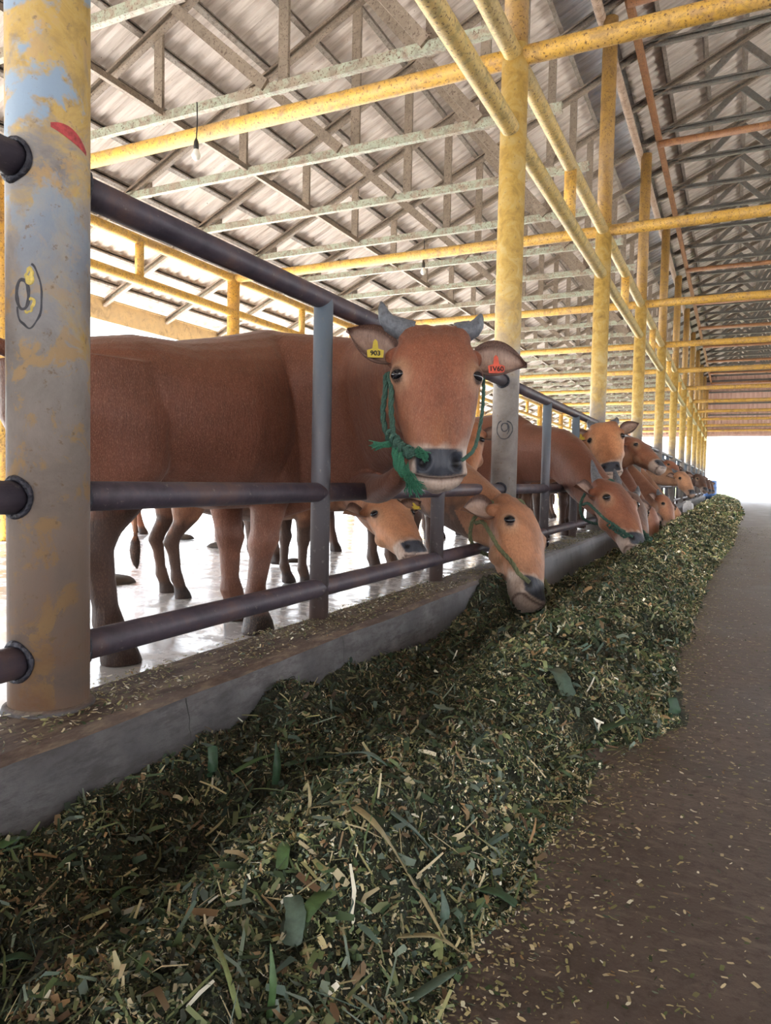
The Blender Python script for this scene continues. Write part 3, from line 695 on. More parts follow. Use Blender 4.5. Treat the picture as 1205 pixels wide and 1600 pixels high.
        eo.data.color_attributes.new('col', 'FLOAT_COLOR', 'POINT').data.foreach_set('color', ca.ravel())
        if tags[k]:
            kind, txt, tt = tags[k]; cen = base_+dr*(tt*earl*hl)+face_n*.022*hl+(u*.030*hl)
            tm = {'y': M_tagy, 'r': M_tagr}[kind]
            q = MB(); X_ = w; Y_ = -u; Z_ = X_.cross(Y_)
            if Z_.dot(v) < 0: X_ = -X_; Z_ = -Z_
            out = [(-.026, -.020), (.026, -.020), (.028, .006), (.010, .012), (.007, .038), (.0, .046), (-.007, .038), (-.010, .012), (-.028, .006)]
            vs_ = [cen+(X_*x+Y_*y)*hl*.9+Z_*zz_ for zz_ in (-.001, .0015) for x, y in out]; n_ = len(out)
            q.add(vs_, [tuple(range(n_))[::-1], tuple(range(n_, 2*n_))]+[(i, (i+1) % n_, n_+(i+1) % n_, n_+i) for i in range(n_)])
            tg = q.build('ear_tag', tm, root); tg['label'] = ('yellow' if kind == 'y' else 'red')+' plastic ear tag'
            if txt:
                cu = bpy.data.curves.new('n', 'FONT'); cu.body = txt; cu.size = .021*hl; cu.align_x = 'CENTER'; cu.align_y = 'CENTER'; cu.extrude = .0006; cu.offset = .0006
                to = bpy.data.objects.new('n', cu); COL.objects.link(to); dg = bpy.context.evaluated_depsgraph_get(); dg.update()
                tme = bpy.data.meshes.new_from_object(to.evaluated_get(dg)); bpy.data.objects.remove(to)
                mt = Matrix((X_, Y_, Z_)).transposed().to_4x4(); mt.translation = cen-Y_*.005*hl+Z_*.0025; tme.transform(mt); tme.materials.clear(); tme.materials.append(M_ink)
                link('tag_number', tme, M_ink, tg)
    if tail:
        b = MB(); P = cat([V3((-.72+.72*(1-bl), 0, 1.06-.6*slope))*sc, V3((-.77, 0, .98))*sc, V3((-.78, .0, .7))*sc, V3((-.76, .02, .40))*sc], 14); b.tube(P, [sc*(.028-.0012*i) for i in range(14)], 10)
        b.tube(cat([V3((-.76, .02, .42))*sc, V3((-.765, .02, .3))*sc, V3((-.75, .02, .2))*sc], 6), [sc*q_ for q_ in (.012, .03, .035, .03, .02, .004)], 10)
        to = b.build('tail', M_hide, root, True); ca = np.zeros((len(b.v), 4), np.float32)
        for q_, p_ in enumerate(b.v): ca[q_, :3] = base if p_[2] > .42*sc else (.02, .015, .012)
        to.data.color_attributes.new('col', 'FLOAT_COLOR', 'POINT').data.foreach_set('color', ca.ravel())
    if halter == 'green':
        b = MB()
        rope(b, [H(.135, -.148, -.02), H(.19, -.150, -.005), H(.26, -.158, .0), (H(.315, -.152, .005)), H(.345, -.143, .03)], .0085*hl)
        rope(b, [H(.135, -.139, -.012), H(.19, -.134, .015), H(.26, -.136, .025), (H(.315, -.132, .03)), H(.345, -.133, .035)], .0085*hl)
        rope(b, [H(.11, .150, -.03), H(.17, .146, -.0), H(.25, .136, .02), H(.33, .118, .045), H(.385, .100, .065), H(.410, .082, .072), H(.425, .060, .066)], .0055*hl)
        rope(b, [H(.135, -.143, -.02), H(.10, -.12, -.09), H(.08, 0, -.14), H(.10, .12, -.09), H(.11, .142, -.05)], .008*hl)
        kn = [H(.345, -.138, .03), H(.362, -.128, .045), H(.378, -.118, .05), H(.392, -.104, .055), H(.402, -.088, .062), H(.404, -.072, .068)]
        rope(b, kn, .0115*hl)
        for i, c in enumerate(kn[:5]):   # overhand knots
            for a0 in (0, 1.3):
                lp = [c+(u*math.cos(a+a0)*.015+w*math.sin(a+a0)*.012+v*math.sin(a*2+a0)*.009+v*.004)*hl for a in [k*2*PI/9 for k in range(10)]]; rope(b, lp, .0055*hl, twist=90)
        b.build('rope_halter', M_rope, root, True)
        f_ = MB()
        for q in range(70):
            rv = lambda k_: V3((random.gauss(0, k_), random.gauss(0, k_), random.gauss(0, k_)))
            f_.tube([H(.404, -.078, .068)+rv(.003), H(.404, -.060, .073)+rv(.007), H(.412+random.uniform(-.01, .016), -.042, .068)+rv(.006)], .0014*hl, 4)
        f_.build('rope_end', M_fray, root); f_ = MB()
        for q in range(60):
            f_.tube([H(.372, -.125, .04)+rv(.003), H(.376, -.150, .048)+rv(.005), H(.378, -.185, .045)+rv(.007)], .0016*hl, 4)
        f_.build('rope_end', M_fray, root)
        f_ = MB(); rope(f_, [H(.378, -.125, .045), H(.41, -.125, .05), H(.44, -.118, .045), H(.463, -.10, .04)], .012*hl); rope(f_, [H(.38, -.118, .05), H(.42, -.112, .056), H(.45, -.108, .05), H(.475, -.085, .04)], .010*hl)
        for q in range(80):
            f_.tube([H(.43+random.uniform(0, .04), -.10, .045)+rv(.006), H(.47, -.09, .05)+rv(.009), H(.50+random.uniform(-.01, .02), -.075+random.uniform(-.02, .03), .03)+rv(.006)], .0013*hl, 4)
        f_.build('frayed_rope', M_fray, root)
    elif halter in ('thin', 'greennose'):
        b = MB(); R_ = .0085*hl
        for sg in (-1, 1):
            rope(b, [H(.10, sg*.135, -.11), H(.13, sg*.152, -.06), H(.19, sg*.147, -.035), H(.27, sg*.132, -.01), H(.34, sg*.112, .025), H(.40, sg*.096, .045), H(.43, sg*.064, .064)], R_, n=60)
            rope(b, [H(.03, sg*.12, -.02), H(.06, sg*.145, -.06), H(.10, sg*.145, -.12), H(.14, sg*.09, -.175), H(.15, 0, -.19)], R_, n=40)
        rope(b, [H(.03, -.10, -.02), H(.0, 0, .04), H(.03, .10, -.02)], R_, n=30)
        b.build('rope_halter', M_rope if halter == 'greennose' else M_rope2, root, True)
        if halter == 'greennose':
            f_ = MB()
            for sg in (-1, 1):
                for i in range(9):
                    c = H(.32+.012*i, sg*(.118-.003*i), .0+.006*i); lp = [c+(u*math.cos(a+i)*.012+v*math.sin(a+i)*.017+w*sg*.010*math.sin(2*a))*hl for a in [k*2*PI/8 for k in range(9)]]; rope(f_, lp, .0045*hl, n=36, strands=2)
            f_.build('noseband_knots', M_rope, root, True)
    ncow[0] += 1
    return root, H

CAMP = V3((0, 0, CAM_H))
def tocam(p): return (CAMP-V3(p)).normalized()
def D(x, y, d): # a point d metres deep behind image position (x, y)
    return CAMP+d*(fw+(x-602.5)/foc*rr-(y-800)/foc*uu)
# main cow
P0 = D(679, 519, 2.42); P1 = D(684, 768, 2.30)
cow((-1.95, 2.25), math.radians(80), 1.055, P0, P1, tocam(P0)+rr*.13+V3((.0, 0, -.10)), 'large red-brown cow with blue-grey horns and green rope halter looking over the fence',
    horn=1.0, hornvec=((-.085, .095, .03), (-.055, .070, .03)), earl=.165, ears=((.52, .15), (-.22, .25)), vox=.0075, halter='green', neckmid=(-1.36, 2.66, 1.09), tags=(('y', '903', .42), ('r', '1V60', .43)),
    detail=True, dx=(.04, -.10, .0, .04), bl=.88, nr=(1.1, 1.72), tail=True, slope=.16, mud=.35, mudh=1.1, fsh=-.10, lgs=1.16,
    dewlap=[(D(655, 715, 2.46), .03), (D(632, 737, 2.52), .038), (D(610, 757, 2.66), .048), (D(588, 765, 2.86), .058), (D(560, 755, 3.1), .07)])
# smaller cow under its neck
P0 = D(592, 783, 3.75); P1 = D(653, 880, 3.45)
cow((-2.52, 3.32), math.radians(65), .80, P0, P1, tocam(P0)+V3((.55, .25, .1)), 'small pale brown calf peering from under the big cow neck, muzzle over the lower rail',
    horn=0, earl=.15, ears=((-.15, .3), (.25, .3)), vox=.011, neckmid=(-2.0, 3.72, .64), face=(.46, .25, .14), tags=(None, ('y', '', .6)), base=V3((.36, .17, .095)), nr=(1, .85), mud=1.2)
# grazing cow with thin rope
P0 = D(803, 790, 4.12); P1 = D(826, 953, 3.72)
cow((-2.55, 4.32), math.radians(0), 1.0, P0, P1, V3((1, -.42, .18)), 'brown cow with thin olive rope halter eating from the trough beside the second column',
    horn=0, earl=.15, ears=((-.25, -.35), (.3, -.2)), vox=.011, neckmid=(-1.52, 4.05, .62), halter='thin', face=(.40, .215, .125), base=V3((.33, .155, .085)), nr=(.95, .8))
# cow behind the main cow's head (ear showing)
P0 = D(727, 664, 5.25); P1 = D(722, 765, 5.0)
cow((-2.65, 5.30), math.radians(-5), 1.0, P0, P1, tocam(P0)+V3((-.15, 0, 0)), 'brown cow mostly hidden behind the big cow head, red-tagged ear by the second column',
    horn=.0, earl=.2, ears=((-.05, .1), (-.12, .1)), vox=.016, tags=(None, ('r', '', .5)), base=V3((.27, .11, .06)))
# grazing cow with horn and green noseband
P0 = D(948, 757, 5.75); P1 = D(996, 868, 5.35)
cow((-2.38, 6.55), math.radians(-6), 1.10, P0, P1, V3((1, -.62, .5)), 'brown cow with upright grey horn and green noseband eating below the third column',
    horn=1.25, hornvec=((-.12, .01, .03), (-.11, .03, .02)), earl=.14, ears=((.1, .1), (.55, -.15)), vox=.013, halter='greennose', neckmid=(-1.34, 6.25, .93), face=(.38, .17, .10), nr=(.95, .85))
# horned cow facing camera
P0 = D(943, 664, 6.75); P1 = D(957, 748, 6.45)
cow((-2.42, 7.28), math.radians(-6), 1.06, P0, P1, tocam(P0)+V3((.04, 0, .1)), 'light tan faced cow with small horns looking at the camera over the third column fence',
    horn=.75, hornvec=((-.10, .05, 0), (-.08, .05, 0)), earl=.15, ears=((.15, .1), (.3, .1)), vox=.014, neckmid=(-1.48, 7.12, .98), face=(.62, .36, .2), base=V3((.40, .18, .09)), tags=(('y', '', .4), None))
# profile head pointing right
P0 = D(984, 688, 8.9); P1 = D(1036, 738, 8.5)
cow((-2.35, 9.0), math.radians(2), 1.08, P0, P1, V3((.75, -.3, .8)), 'brown cow in profile with pale muzzle raised towards the right, pinkish ear turned back',
    horn=0, earl=.17, ears=((.2, 0), (.35, -.3)), vox=.015, neckmid=(-1.5, 9.2, 1.0), face=(.36, .17, .09), tags=(None, ('r', '', .5)))
GR = 'grazing heads along the far feed heap'
far = [  # poll px, muzzle px, depth, colour, horn, label
    ((983, 772), (1005, 862), 7.3, (.09, .05, .04), 1.0, 'dark brown cow with thick dark ears eating next to the green noseband cow'),
    ((1012, 792), (1020, 858), 8.6, (.24, .10, .065), 0, 'reddish cow bent low over the feed behind the dark eared cow'),
    ((1036, 776), (1048, 832), 9.6, (.28, .12, .07), .7, 'red-brown cow eating with its forehead against the far feed heap'),
    ((1050, 790), (1062, 822), 10.9, (.34, .17, .10), 0, 'pale brown cow far along the heap, muzzle in the feed')]
for i, (a, b_, d, c, h_, lab) in enumerate(far):
    P0 = D(*a, d); P1 = D(*b_, d-.25)
    if (P1-P0).length < .46: P1 = P0+(P1-P0).normalized()*.46
    cow((-2.42, (8.18, 9.8, 10.6, 11.75)[i]), 0, 1.0, P0, P1, V3((1, -.5, .25)), lab, horn=h_, hornvec=((-.10, .06, .02), (-.10, .06, .02)), earl=.17, ears=((.1, 0), (.1, .1)), vox=.02, base=V3(c), neckmid=(-1.40, (8.14, P0.y*.5+4.9, P0.y*.5+5.3, P0.y*.5+5.875)[i], .84), nr=(.95, .85))
up = [((1046, 722), (1058, 748), 13.0, (.26, .10, .06), .6, 'dark red cow with raised head beyond the profile cow'),
      ((1062, 738), (1086, 784), 11.8, (.46, .26, .16), .8, 'tan cow with pale face and small horns, head lowered far down the row'),
      ((1090, 742), (1104, 772), 15.8, (.05, .03, .025), 1.0, 'almost black horned cow far down the row'),
      ((1100, 748), (1112, 776), 20, (.08, .04, .03), .6, 'dark brown cow just beyond the almost black one'),
      ((1107, 752), (1117, 776), 25, (.07, .035, .03), 0, 'last dark cow of the row before the blue barrel')]
for i, (a, b_, d, c, h_, lab) in enumerate(up):
    P0 = D(*a, d); P1 = D(*b_, d-.3); P1 = P0+(P1-P0).normalized()*.5
    cow((-2.42, P0.y+.2), 0, 1.02, P0, P1, V3((.8, -.7, .4)), lab, horn=h_, hornvec=((-.10, .06, .0), (-.10, .06, .0)), earl=.17, ears=((.1, 0), (.1, .1)), vox=.022, base=V3(c), face=tuple(V3(c)*1.35), white=.4)
# cow left of the nearest column, walking away
cow((-2.35, .55), math.radians(-96), 1.08, (-2.0, -.75, 1.15), (-1.9, -1.05, .8), V3((0, -1, .6)), 'brown cow at the very left edge, only a strip of rump and leg in view', horn=0, vox=.018, hindw=1.05)
# cow in the yard, only legs visible
cow((-5.6, 6.3), math.radians(60), .98, (-5.0, 7.5, 1.2), (-4.75, 7.8, .85), V3((.4, 1, .6)), 'red-brown cow standing far across the wet pen, legs seen under the big cow', horn=0, vox=.022, mud=.3, base=V3((.36, .13, .07)))

# ------------------------------------------------------------------ feed heap
def sm(a, b, x): t = min(1, max(0, (x-a)/(b-a))); return t*t*(3-2*t)
def edge(y): return -.30+.15*sm(1.2, 2.4, y)+.20*sm(5, 11, y)+.18*sm(11, 21, y)+.03*noise.noise((y*1.7, 4, 0))+.03*noise.noise((y*4.7, 9, 0))
def H0(x, y):
    xe = edge(y); xc = -.55-.03*noise.noise((y*.9, 0, 0))*2+.05*sm(1.3, .6, y)-.02*sm(5, 12, y)
    hc = .135+.09*noise.noise((y*1.5, 7, 0))+.055*sm(2.0, 3.5, y)+.03*sm(5, 9, y)+.04*math.exp(-((y-1.15)/.25)**2)+.06*math.exp(-((y-2.45)/.32)**2)-.05*math.exp(-((y-1.78)/.2)**2)-.06*math.exp(-((y-3.1)/.22)**2)+.04*math.exp(-((y-3.7)/.3)**2)-.05*math.exp(-((y-4.5)/.3)**2)
    xe += .06*math.exp(-((y-2.4)/.3)**2)-.05*math.exp(-((y-3.1)/.25)**2)-.04*math.exp(-((y-1.8)/.2)**2)
    val = .0+.035*noise.noise((y*1.4, 3, 0))+.05*math.exp(-((y-1.65)/.35)**2)-.035*sm(2.8, 4.5, y)-.055*sm(1.5, 1.25, y)
    ker = .055+.03*noise.noise((y*1.2, 5, 0))+.035*math.exp(-((y-1.75)/.35)**2)-.06*math.exp(-((y-2.75)/.3)**2)+.12*math.exp(-((y-3.55)/.35)**2)-.10*sm(4.2, 5.2, y)
    if x > xc:
        t = (x-xc)/(xe-xc)
        h = hc*(1-sm(0, 1.05, t)) if t < 1.02 else -.05
        if t >= 1: h = -.012-.1*(t-1)
    else:
        xv = -.93
        if x > xv: t = (xc-x)/(xc-xv); h = hc+(val-hc)*sm(.05, 1, t)
        else: t = (xv-x)/(xv+1.135); h = val+(ker-val)*sm(0, 1, t)
    return h
def Hh(x, y):
    n = .055*noise.noise((x*4.5, y*4.5, 1))+.024*noise.noise((x*11, y*11, 2))+.014*noise.noise((x*28, y*28, 3))+.007*noise.noise((x*60, y*60, 3))
    e = edge(y); k = sm(e+.02, e-.12, x)
    return H0(x, y)+n*k*(1 if y < 8 else 1.2)
xs = np.linspace(-1.150, .32, 100); v = []; f = []; ys = []
y = .25
while y < 39: ys.append(y); y += .014 if y < 3 else (.03 if y < 8 else (.08 if y < 16 else .25))
for y in ys:
    for x in xs: v.append((x, y, Hh(x, y)))
nx = len(xs)
f = [(j*nx+i, j*nx+i+1, (j+1)*nx+i+1, (j+1)*nx+i) for j in range(len(ys)-1) for i in range(nx-1)]
me = bpy.data.meshes.new('feed_heap'); me.from_pydata(v, [], f); me.update()
heap = link('feed_heap', me, M_feedb, sm=True)
tag(heap, 'long ragged heap of chopped green fodder along the kerb and trough', 'fodder', kind='stuff')

PAL = np.array([(.022, .038, .018), (.036, .060, .026), (.066, .092, .036), (.118, .138, .062), (.20, .195, .09), (.28, .245, .135), (.38, .33, .21), (.54, .52, .42), (.15, .10, .05), (.09, .055, .030), (.22, .14, .07), (.055, .085, .065), (.12, .155, .12), (.02, .024, .014)])
PW = np.array([.10, .12, .12, .13, .12, .10, .08, .045, .05, .04, .03, .04, .05, .05])
OLD_SHADE_W = np.array([.10, .10, .06, .03, .03, .03, .02, .005, .14, .16, .06, .05, .02, .20])  # hollow leftovers: browns plus darker picks standing in for shade
def chips(name, pts, nrm, ln, wd, m, bend=.25, old=None, tilt=.6, pw=PW, lift=.35, parent=None, bright=None):
    n = len(pts); pts = np.asarray(pts); nrm = np.asarray(nrm)
    rnd = rng.normal(size=(n, 3))*tilt; nn = nrm+rnd; nn /= np.linalg.norm(nn, axis=1)[:, None]
    d = rng.normal(size=(n, 3)); d -= nn*(d*nn).sum(1)[:, None]; d /= np.linalg.norm(d, axis=1)[:, None]
    c = np.cross(nn, d); ln = ln[:, None]; wd = wd[:, None]
    bd = (rng.normal(size=(n, 1))*bend)*ln
    up = nrm*(lift*ln*rng.random((n, 1)))
    mid = pts+up+nn*bd
    A = pts+up-d*ln/2; B = pts+up+d*ln/2; tw = rng.uniform(.35, 1, (n, 1))
    V = np.stack([A-c*wd/2*tw, A+c*wd/2*tw, mid+c*wd/2, mid-c*wd/2, B+c*wd/2*tw, B-c*wd/2*tw], 1).reshape(-1, 3)
    base = np.arange(n)[:, None]*6
    F = np.concatenate([base+np.array([[0, 1, 2, 3]]), base+np.array([[3, 2, 4, 5]])], 1).reshape(-1)
    me = bpy.data.meshes.new(name); me.vertices.add(len(V)); me.vertices.foreach_set('co', V.astype(np.float32).ravel())
    me.loops.add(len(F)); me.loops.foreach_set('vertex_index', F.astype(np.int32))
    nf = len(F)//4; me.polygons.add(nf); me.polygons.foreach_set('loop_start', np.arange(nf, dtype=np.int32)*4)
    me.update(calc_edges=True); me.validate()
    idx = rng.choice(len(PAL), n, p=pw/pw.sum())
    if old is not None: idx = np.where(rng.random(n) < old*.75, rng.choice(len(PAL), n, p=OLD_SHADE_W/OLD_SHADE_W.sum()), idx)
    col = np.minimum(.8, PAL[idx]*rng.uniform(.8, 1.7, (n, 1)))
    if bright is not None: col = col*bright[:, None]
    C = np.ones((n, 6, 4), np.float32); C[:, :, :3] = col[:, None, :]
    me.color_attributes.new('col', 'FLOAT_COLOR', 'POINT').data.foreach_set('color', C.ravel())
    o = link(name, me, m, parent); return o
def scatter(n, y0, y1, pw_=1.0, x0=-1.13, xr=.02):
    Y = y0+(y1-y0)*rng.random(n)**pw_; P = []; NN = []
    for y in Y:
        e = edge(y)+xr; x = x0+(e-x0)*rng.random(); z = Hh(x, y)
        dx_ = (Hh(x+.012, y)-z)/.012; dy_ = (Hh(x, y+.012)-z)/.012
        q = V3((-dx_, -dy_, 1)).normalized(); P.append((x, y, z)); NN.append(tuple(q))
    return np.array(P), np.array(NN)
for (n, y0, y1, l0, l1, pw_) in ((120000, .28, 2.2, .0035, .0105, 1.2), (90000, 2.2, 5.5, .006, .017, 1.25), (60000, 5.5, 14, .012, .030, 1.3), (22000, 14, 38, .03, .07, 1.2)):
    P, Q = scatter(n, y0, y1, pw_)
    ln = rng.uniform(l0, l1, n)*rng.choice([.7, 1, 1.7], n, p=[.4, .45, .15]); wd = ln*rng.uniform(.14, .5, n)
    # browner leftovers near the kerb; the hollow's shade is also painted into brightness
    old = np.clip((-.62-P[:, 0]+.1*np.sin(P[:, 1]*5))/.12, 0, 1)*np.clip((6-P[:, 1])/2, 0, 1); br = 1-(.1+.4*rng.random(n))*old; br = br*np.clip(np.array([1+1.3*noise.noise((x*4, y*4, 3))+.5*noise.noise((x*11, y*11, 6)) for x, y, z in P]), .35, 1.8); br = br*(1+.9*np.clip((P[:, 1]-3)/5, 0, 1))  # last factor brightens distant chips to stand for light from the far opening
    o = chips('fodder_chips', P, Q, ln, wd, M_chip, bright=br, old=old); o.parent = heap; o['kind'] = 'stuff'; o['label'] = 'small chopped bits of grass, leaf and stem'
for (n, y0, y1, l0, l1) in ((3200, .3, 2.6, .02, .085), (3500, 2.6, 6, .03, .09), (2500, 6, 14, .05, .13)):
    P, Q = scatter(n, y0, y1, 1.2)
    ln = rng.uniform(l0, l1, n); wd = rng.uniform(.0015, .008, n)**1.0*rng.uniform(.4, 1, n)
    w2 = PW.copy(); w2[[8, 9, 10, 13, 7]] *= .3; w2[[0, 1, 2, 11, 12]] *= 1.6
    o = chips('fodder_blades', P, Q, ln, wd, M_chip, bend=.08, tilt=.35, lift=.12, pw=w2); o.parent = heap; o['kind'] = 'stuff'; o['label'] = 'longer strips of grass blade and straw stem'

for (n, y0, y1, l0, l1) in ((3600, .3, 2.4, .012, .042), (3000, 2.4, 6, .02, .055)):   # torn leaf pieces
    P, Q = scatter(n, y0, y1, 1.15)
    ln = rng.uniform(l0, l1, n); wd = rng.uniform(.004, .013, n)*(1 if y0 < 1 else 1.4)
    w2 = np.array([.16, .18, .14, .08, .05, .04, .03, .01, .05, .04, .04, .12, .10, .05])
    cl = np.array([1+1.0*noise.noise((x*5, y*5, 8)) for x, y, z in P]); old = np.clip((-.62-P[:, 0])/.12, 0, 1)*np.clip((6-P[:, 1])/2, 0, 1)  # old darkens leaves in the hollow as painted shade
    o = chips('torn_leaves', P, Q, ln, wd, M_chip, bend=.22, tilt=.55, lift=.35, pw=w2, bright=np.clip(cl, .4, 1.7)*(1-.35*old)); o.parent = heap; o['kind'] = 'stuff'; o['label'] = 'torn green leaf pieces mixed in the fodder'

# crumbs on the aisle floor and on the kerb
n = 20000; P = []; 
while len(P) < n:
    y = .5+13*rng.random()**1.7; e = edge(y); x = e-.03+abs(rng.normal())*rng.choice([.05, .12, .34, .55])
    if x < 1.6: P.append((x, y, .003))
P = np.array(P); ln = rng.uniform(.002, .011, n)*rng.uniform(.6, 1.3, n)*(1+P[:, 1]*.09); wd = ln*rng.uniform(.15, .6, n)
cw = PW.copy(); cw[[4, 5, 6, 7]] *= 3.5; cw[[0, 13, 9]] *= .2
o = chips('floor_crumbs', P, np.tile([0, 0, 1.], (n, 1)), ln, wd, M_chip, bend=.05, tilt=.10, lift=.05, pw=cw); tag(o, 'pale fodder crumbs scattered over the brown aisle floor', 'crumbs', kind='stuff')
n = 17000; Y = .1+9*rng.random(n)**1.3; X = KB+.01+(KF-KB-.02)*np.clip(rng.beta(1.3, 1.5, n), 0, 1); cl = np.array([noise.noise((x*5, y*3, 0)) for x, y in zip(X, Y)])
k = (cl > -.12) | (rng.random(n) < .3); P = np.stack([X, Y, np.full(n, KZ+.003)], 1)[k]; P = P[np.hypot(P[:, 0]-FX, P[:, 1]-Y1) > .09]; n = len(P)
ln = rng.uniform(.003, .014, n)*(1+.05*P[:, 1]); wd = ln*rng.uniform(.12, .5, n)
cw = PW.copy(); cw[[8, 10, 4, 5, 6, 7]] *= 4; cw[[0, 13, 9]] *= .3
o = chips('kerb_litter', P, np.tile([0, 0, 1.], (n, 1)), ln, wd, M_chip, bend=.1, tilt=.25, lift=.4, pw=cw); tag(o, 'dry fodder litter lying on top of the concrete kerb', 'litter', kind='stuff')

# individual large leaves and stems lying on the heap
def blade(pts, width, m, label, name='grass_blade', cat_='leaf', zoff=.0, cup=.25):
    P = cat(pts, 16); b = MB(); vs = []
    for i, p in enumerate(P):
        t = i/15; d = (P[min(i+1, 15)]-P[max(i-1, 0)]).normalized(); s_ = d.cross(V3((0, 0, 1)))
        if s_.length < .2: s_ = V3((.9, .43, 0))
        s_.normalize(); n_ = s_.cross(d); wv = width/2*(min(1, 2.2*(1-t)+.05) if width < .02 else min(1, 14*(1-t)+.7))*min(1, t*5+.6)*(1+.18*noise.noise((t*9, width*90, 0)))
        for z_ in (.0, -.0012): vs += [p-s_*wv+n_*(cup*wv+z_), p+n_*z_, p+s_*wv+n_*(cup*wv+z_)]
    f = []
    for i in range(15):
        a = i*6; f += [(a, a+1, a+7, a+6), (a+1, a+2, a+8, a+7), (a+3, a+9, a+10, a+4), (a+4, a+10, a+11, a+5), (a, a+6, a+9, a+3), (a+2, a+5, a+11, a+8)]
    b.add(vs, f); o = b.build(name, m, None, True); c = P[8]; b2 = o.data
    b2.transform(Matrix.Translation(-P[0])); o.location = P[0]
    return tag(o, label, cat_, 'long leaves on the fodder heap')
def G(x, y, off=0.0):   # a spot of the heap as seen at this photo position
    d = fw+(x-602.5)/foc*rr-(y-800)/foc*uu; p = CAMP.copy(); t = .3
    while t < 20:
        p = CAMP+d*t
        if p.z < Hh(p.x, p.y)+.002: break
        t += .004
    return p+V3((0, 0, off+.006))
LV = [([(430, 1230), (425, 1195), (415, 1165)], .018, 0, .05, 'broad dark green leaf standing upright near the kerb'),
      ([(330, 1218), (335, 1200), (328, 1172)], .022, 0, .03, 'short dark green leaf standing beside the cracked kerb'),
      ([(360, 1215), (400, 1200), (440, 1183)], .016, 1, .012, 'light green blade lying in the dark hollow near the kerb'),
      ([(445, 1200), (480, 1195), (520, 1188)], .020, 0, .006, 'dark green leaf lying left of the pale arched blade'),
      ([(525, 1185), (570, 1198), (605, 1212)], .013, 2, .02, 'pale grey-green arched blade in the middle of the heap'),
      ([(345, 1253), (400, 1250), (465, 1255)], .006, 4, .02, 'thin pale straw blade lying across the dark hollow'),
      ([(505, 1242), (580, 1300), (650, 1400), (700, 1490)], .012, 3, .012, 'long dry straw stalk running down the front of the heap'),
      ([(610, 1275), (650, 1320), (700, 1370)], .018, 2, .014, 'blue-green blade draped right of the long straw stalk'),
      ([(455, 1485), (462, 1450), (455, 1415)], .026, 2, .01, 'grey-green broad leaf at the near front of the heap'),
      ([(475, 1445), (490, 1430), (510, 1405)], .022, 1, .008, 'folded green leaf tip next to the grey-green broad leaf'),
      ([(440, 1365), (443, 1345), (442, 1328)], .018, 1, .012, 'small bright green rectangle of leaf on the near crest'),
      ([(750, 1395), (780, 1410), (806, 1425)], .020, 0, .008, 'dark green leaf end poking out at the heap foot above the floor'),
      ([(640, 1570), (690, 1550), (728, 1520)], .014, 2, .012, 'curved blue-green blade at the bottom edge of the picture'),
      ([(375, 1600), (350, 1540), (325, 1475)], .006, 4, .02, 'thin green stem leaning at the bottom of the near heap'),
      ([(420, 1600), (415, 1560), (412, 1490)], .008, 1, .012, 'narrow green stem upright at the bottom of the near heap'),
      ([(685, 1105), (690, 1130), (705, 1125)], .026, 2, .03, 'pale green folded leaf tip in the hollow below the eating cow'),
      ([(862, 1048), (875, 1070), (888, 1098)], .045, 2, .02, 'broad striped green leaf on the second mound'),
      ([(940, 1145), (980, 1138), (1022, 1138)], .030, 0, .012, 'green leaf pointing right at the foot of the second mound'),
      ([(1050, 1125), (1048, 1110), (1050, 1095)], .035, 0, .012, 'upright dark leaf scrap at the right foot of the second mound'),
      ([(620, 1470), (680, 1480), (720, 1500)], .010, 3, .01, 'dry brown straw lying near the foot of the near heap'),
      ([(690, 1455), (685, 1425), (684, 1400)], .014, 2, .01, 'grey blade standing in the right flank of the near heap'),
      ([(0, 1508), (30, 1508), (55, 1510)], .016, 0, .008, 'dark green blade at the lower left edge'),
      ([(0, 1330), (20, 1325), (42, 1318)], .024, 1, .008, 'green leaf at the left edge below the kerb'),
      ([(177, 1408), (195, 1402), (215, 1396)], .010, 1, .010, 'bright green leaf scrap in the dark left hollow'),
      ([(500, 1020), (510, 1000), (492, 985), (540, 1020), (560, 1018)], .005, 3, .02, 'curled dry straw hanging over the kerb edge'),
      ([(480, 1280), (470, 1250), (467, 1228)], .006, 3, .02, 'thin dry stick standing on the near crest')]
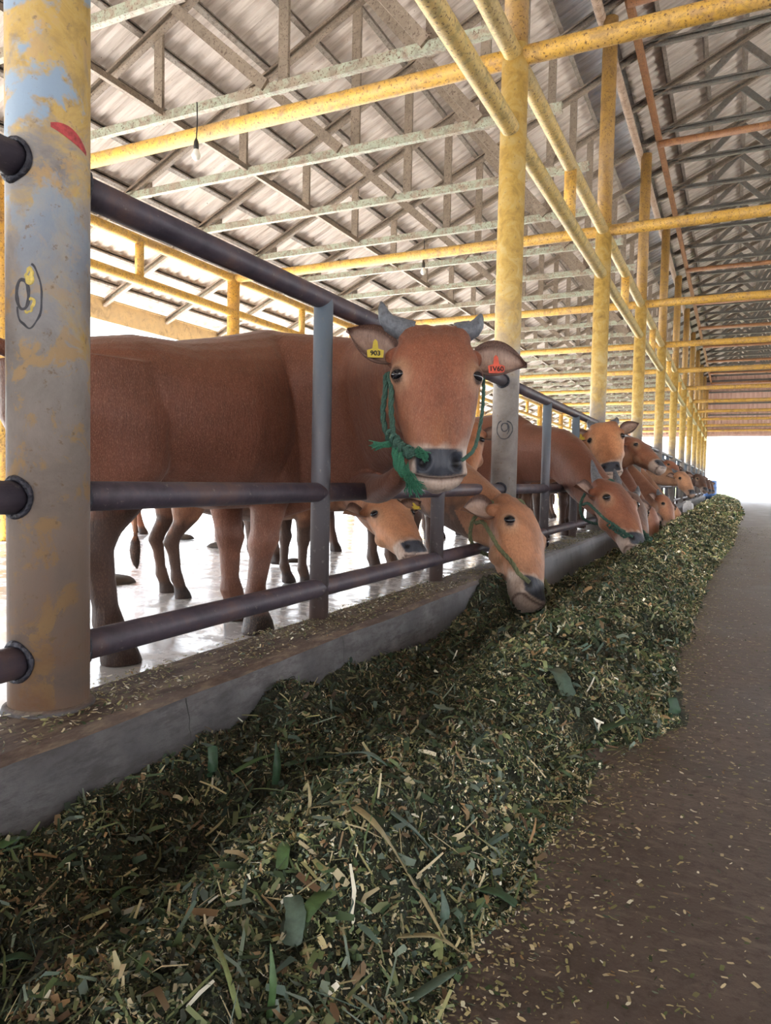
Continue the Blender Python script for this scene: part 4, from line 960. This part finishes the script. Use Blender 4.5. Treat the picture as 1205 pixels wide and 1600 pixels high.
for pts, w_, mi, off, lab in LV:
    P = [G(x, y, 0 if (i == 0) else off*(1 if i == 1 else .6)) for i, (x, y) in enumerate(pts)]
    if 'upright' in lab or 'standing' in lab:
        base_ = P[0]; hh_ = abs(pts[0][1]-pts[-1][1])/foc*(base_-CAMP).dot(fw)
        P = [base_, base_+V3((.005, 0, hh_*.5)), base_+V3((-.006, .01, hh_))]
    blade(P, w_, M_leaf[mi], lab)

# ------------------------------------------------------------------ far end: barrel and sack, dung in the pen
b = MB(); b.tube([(0, 0, 0), (0, 0, .02), (0, 0, .25), (0, 0, .27), (0, 0, .29), (0, 0, .58), (0, 0, .6), (0, 0, .62), (0, 0, .86), (0, 0, .9)], [.26, .28, .28, .295, .28, .28, .295, .28, .28, .26], 28)
o = b.build('plastic_barrel', M_bluep, None, True); o.location = (-.95, 36.5, 0); tag(o, 'blue plastic barrel standing by the far end opening', 'barrel')
b = MB(); rings = [sring(V3((0, 0, z)), V3((1, 0, 0)), V3((0, 1, 0)), a, c, c, 2.6) for z, a, c in ((0, .17, .12), (.03, .2, .15), (.2, .21, .16), (.36, .18, .13), (.42, .09, .05), (.48, .12, .04))]; b.loft(rings)
o = b.build('feed_sack', M_white, None, True); o.scale = (.5, .5, .5); o.location = (-.80, 15.6, .13); tag(o, 'small white sack standing in the trough among the far cows', 'sack')
for i, (x, y, s_) in enumerate(((-3.3, 3.1, .12), (-4.2, 5.2, .1), (-3.0, 4.6, .07), (-5.0, 5.6, .12))):
    b = MB(); rings = [[V3((s_*q*math.cos(a)*(1+.3*noise.noise((math.cos(a), math.sin(a), i))), s_*q*math.sin(a)*(1+.3*noise.noise((math.cos(a), math.sin(a), i+5))), z*s_)) for a in [2*PI*k/18 for k in range(18)]] for z, q in ((0, 1.1), (.15, 1), (.3, .8), (.4, .4), (.42, .05))]
    b.loft(rings); o = b.build('dung_pile', M_dung, None, True); o.location = (x, y, PEN+.005)
    tag(o, ['dark dung pile on the wet pen floor beside the cow hind leg', 'dark dung pile farther out on the wet pen floor', 'small dung pile near the calf legs', 'dung pile near the far standing cow'][i], 'dung', 'dung piles in the pen')
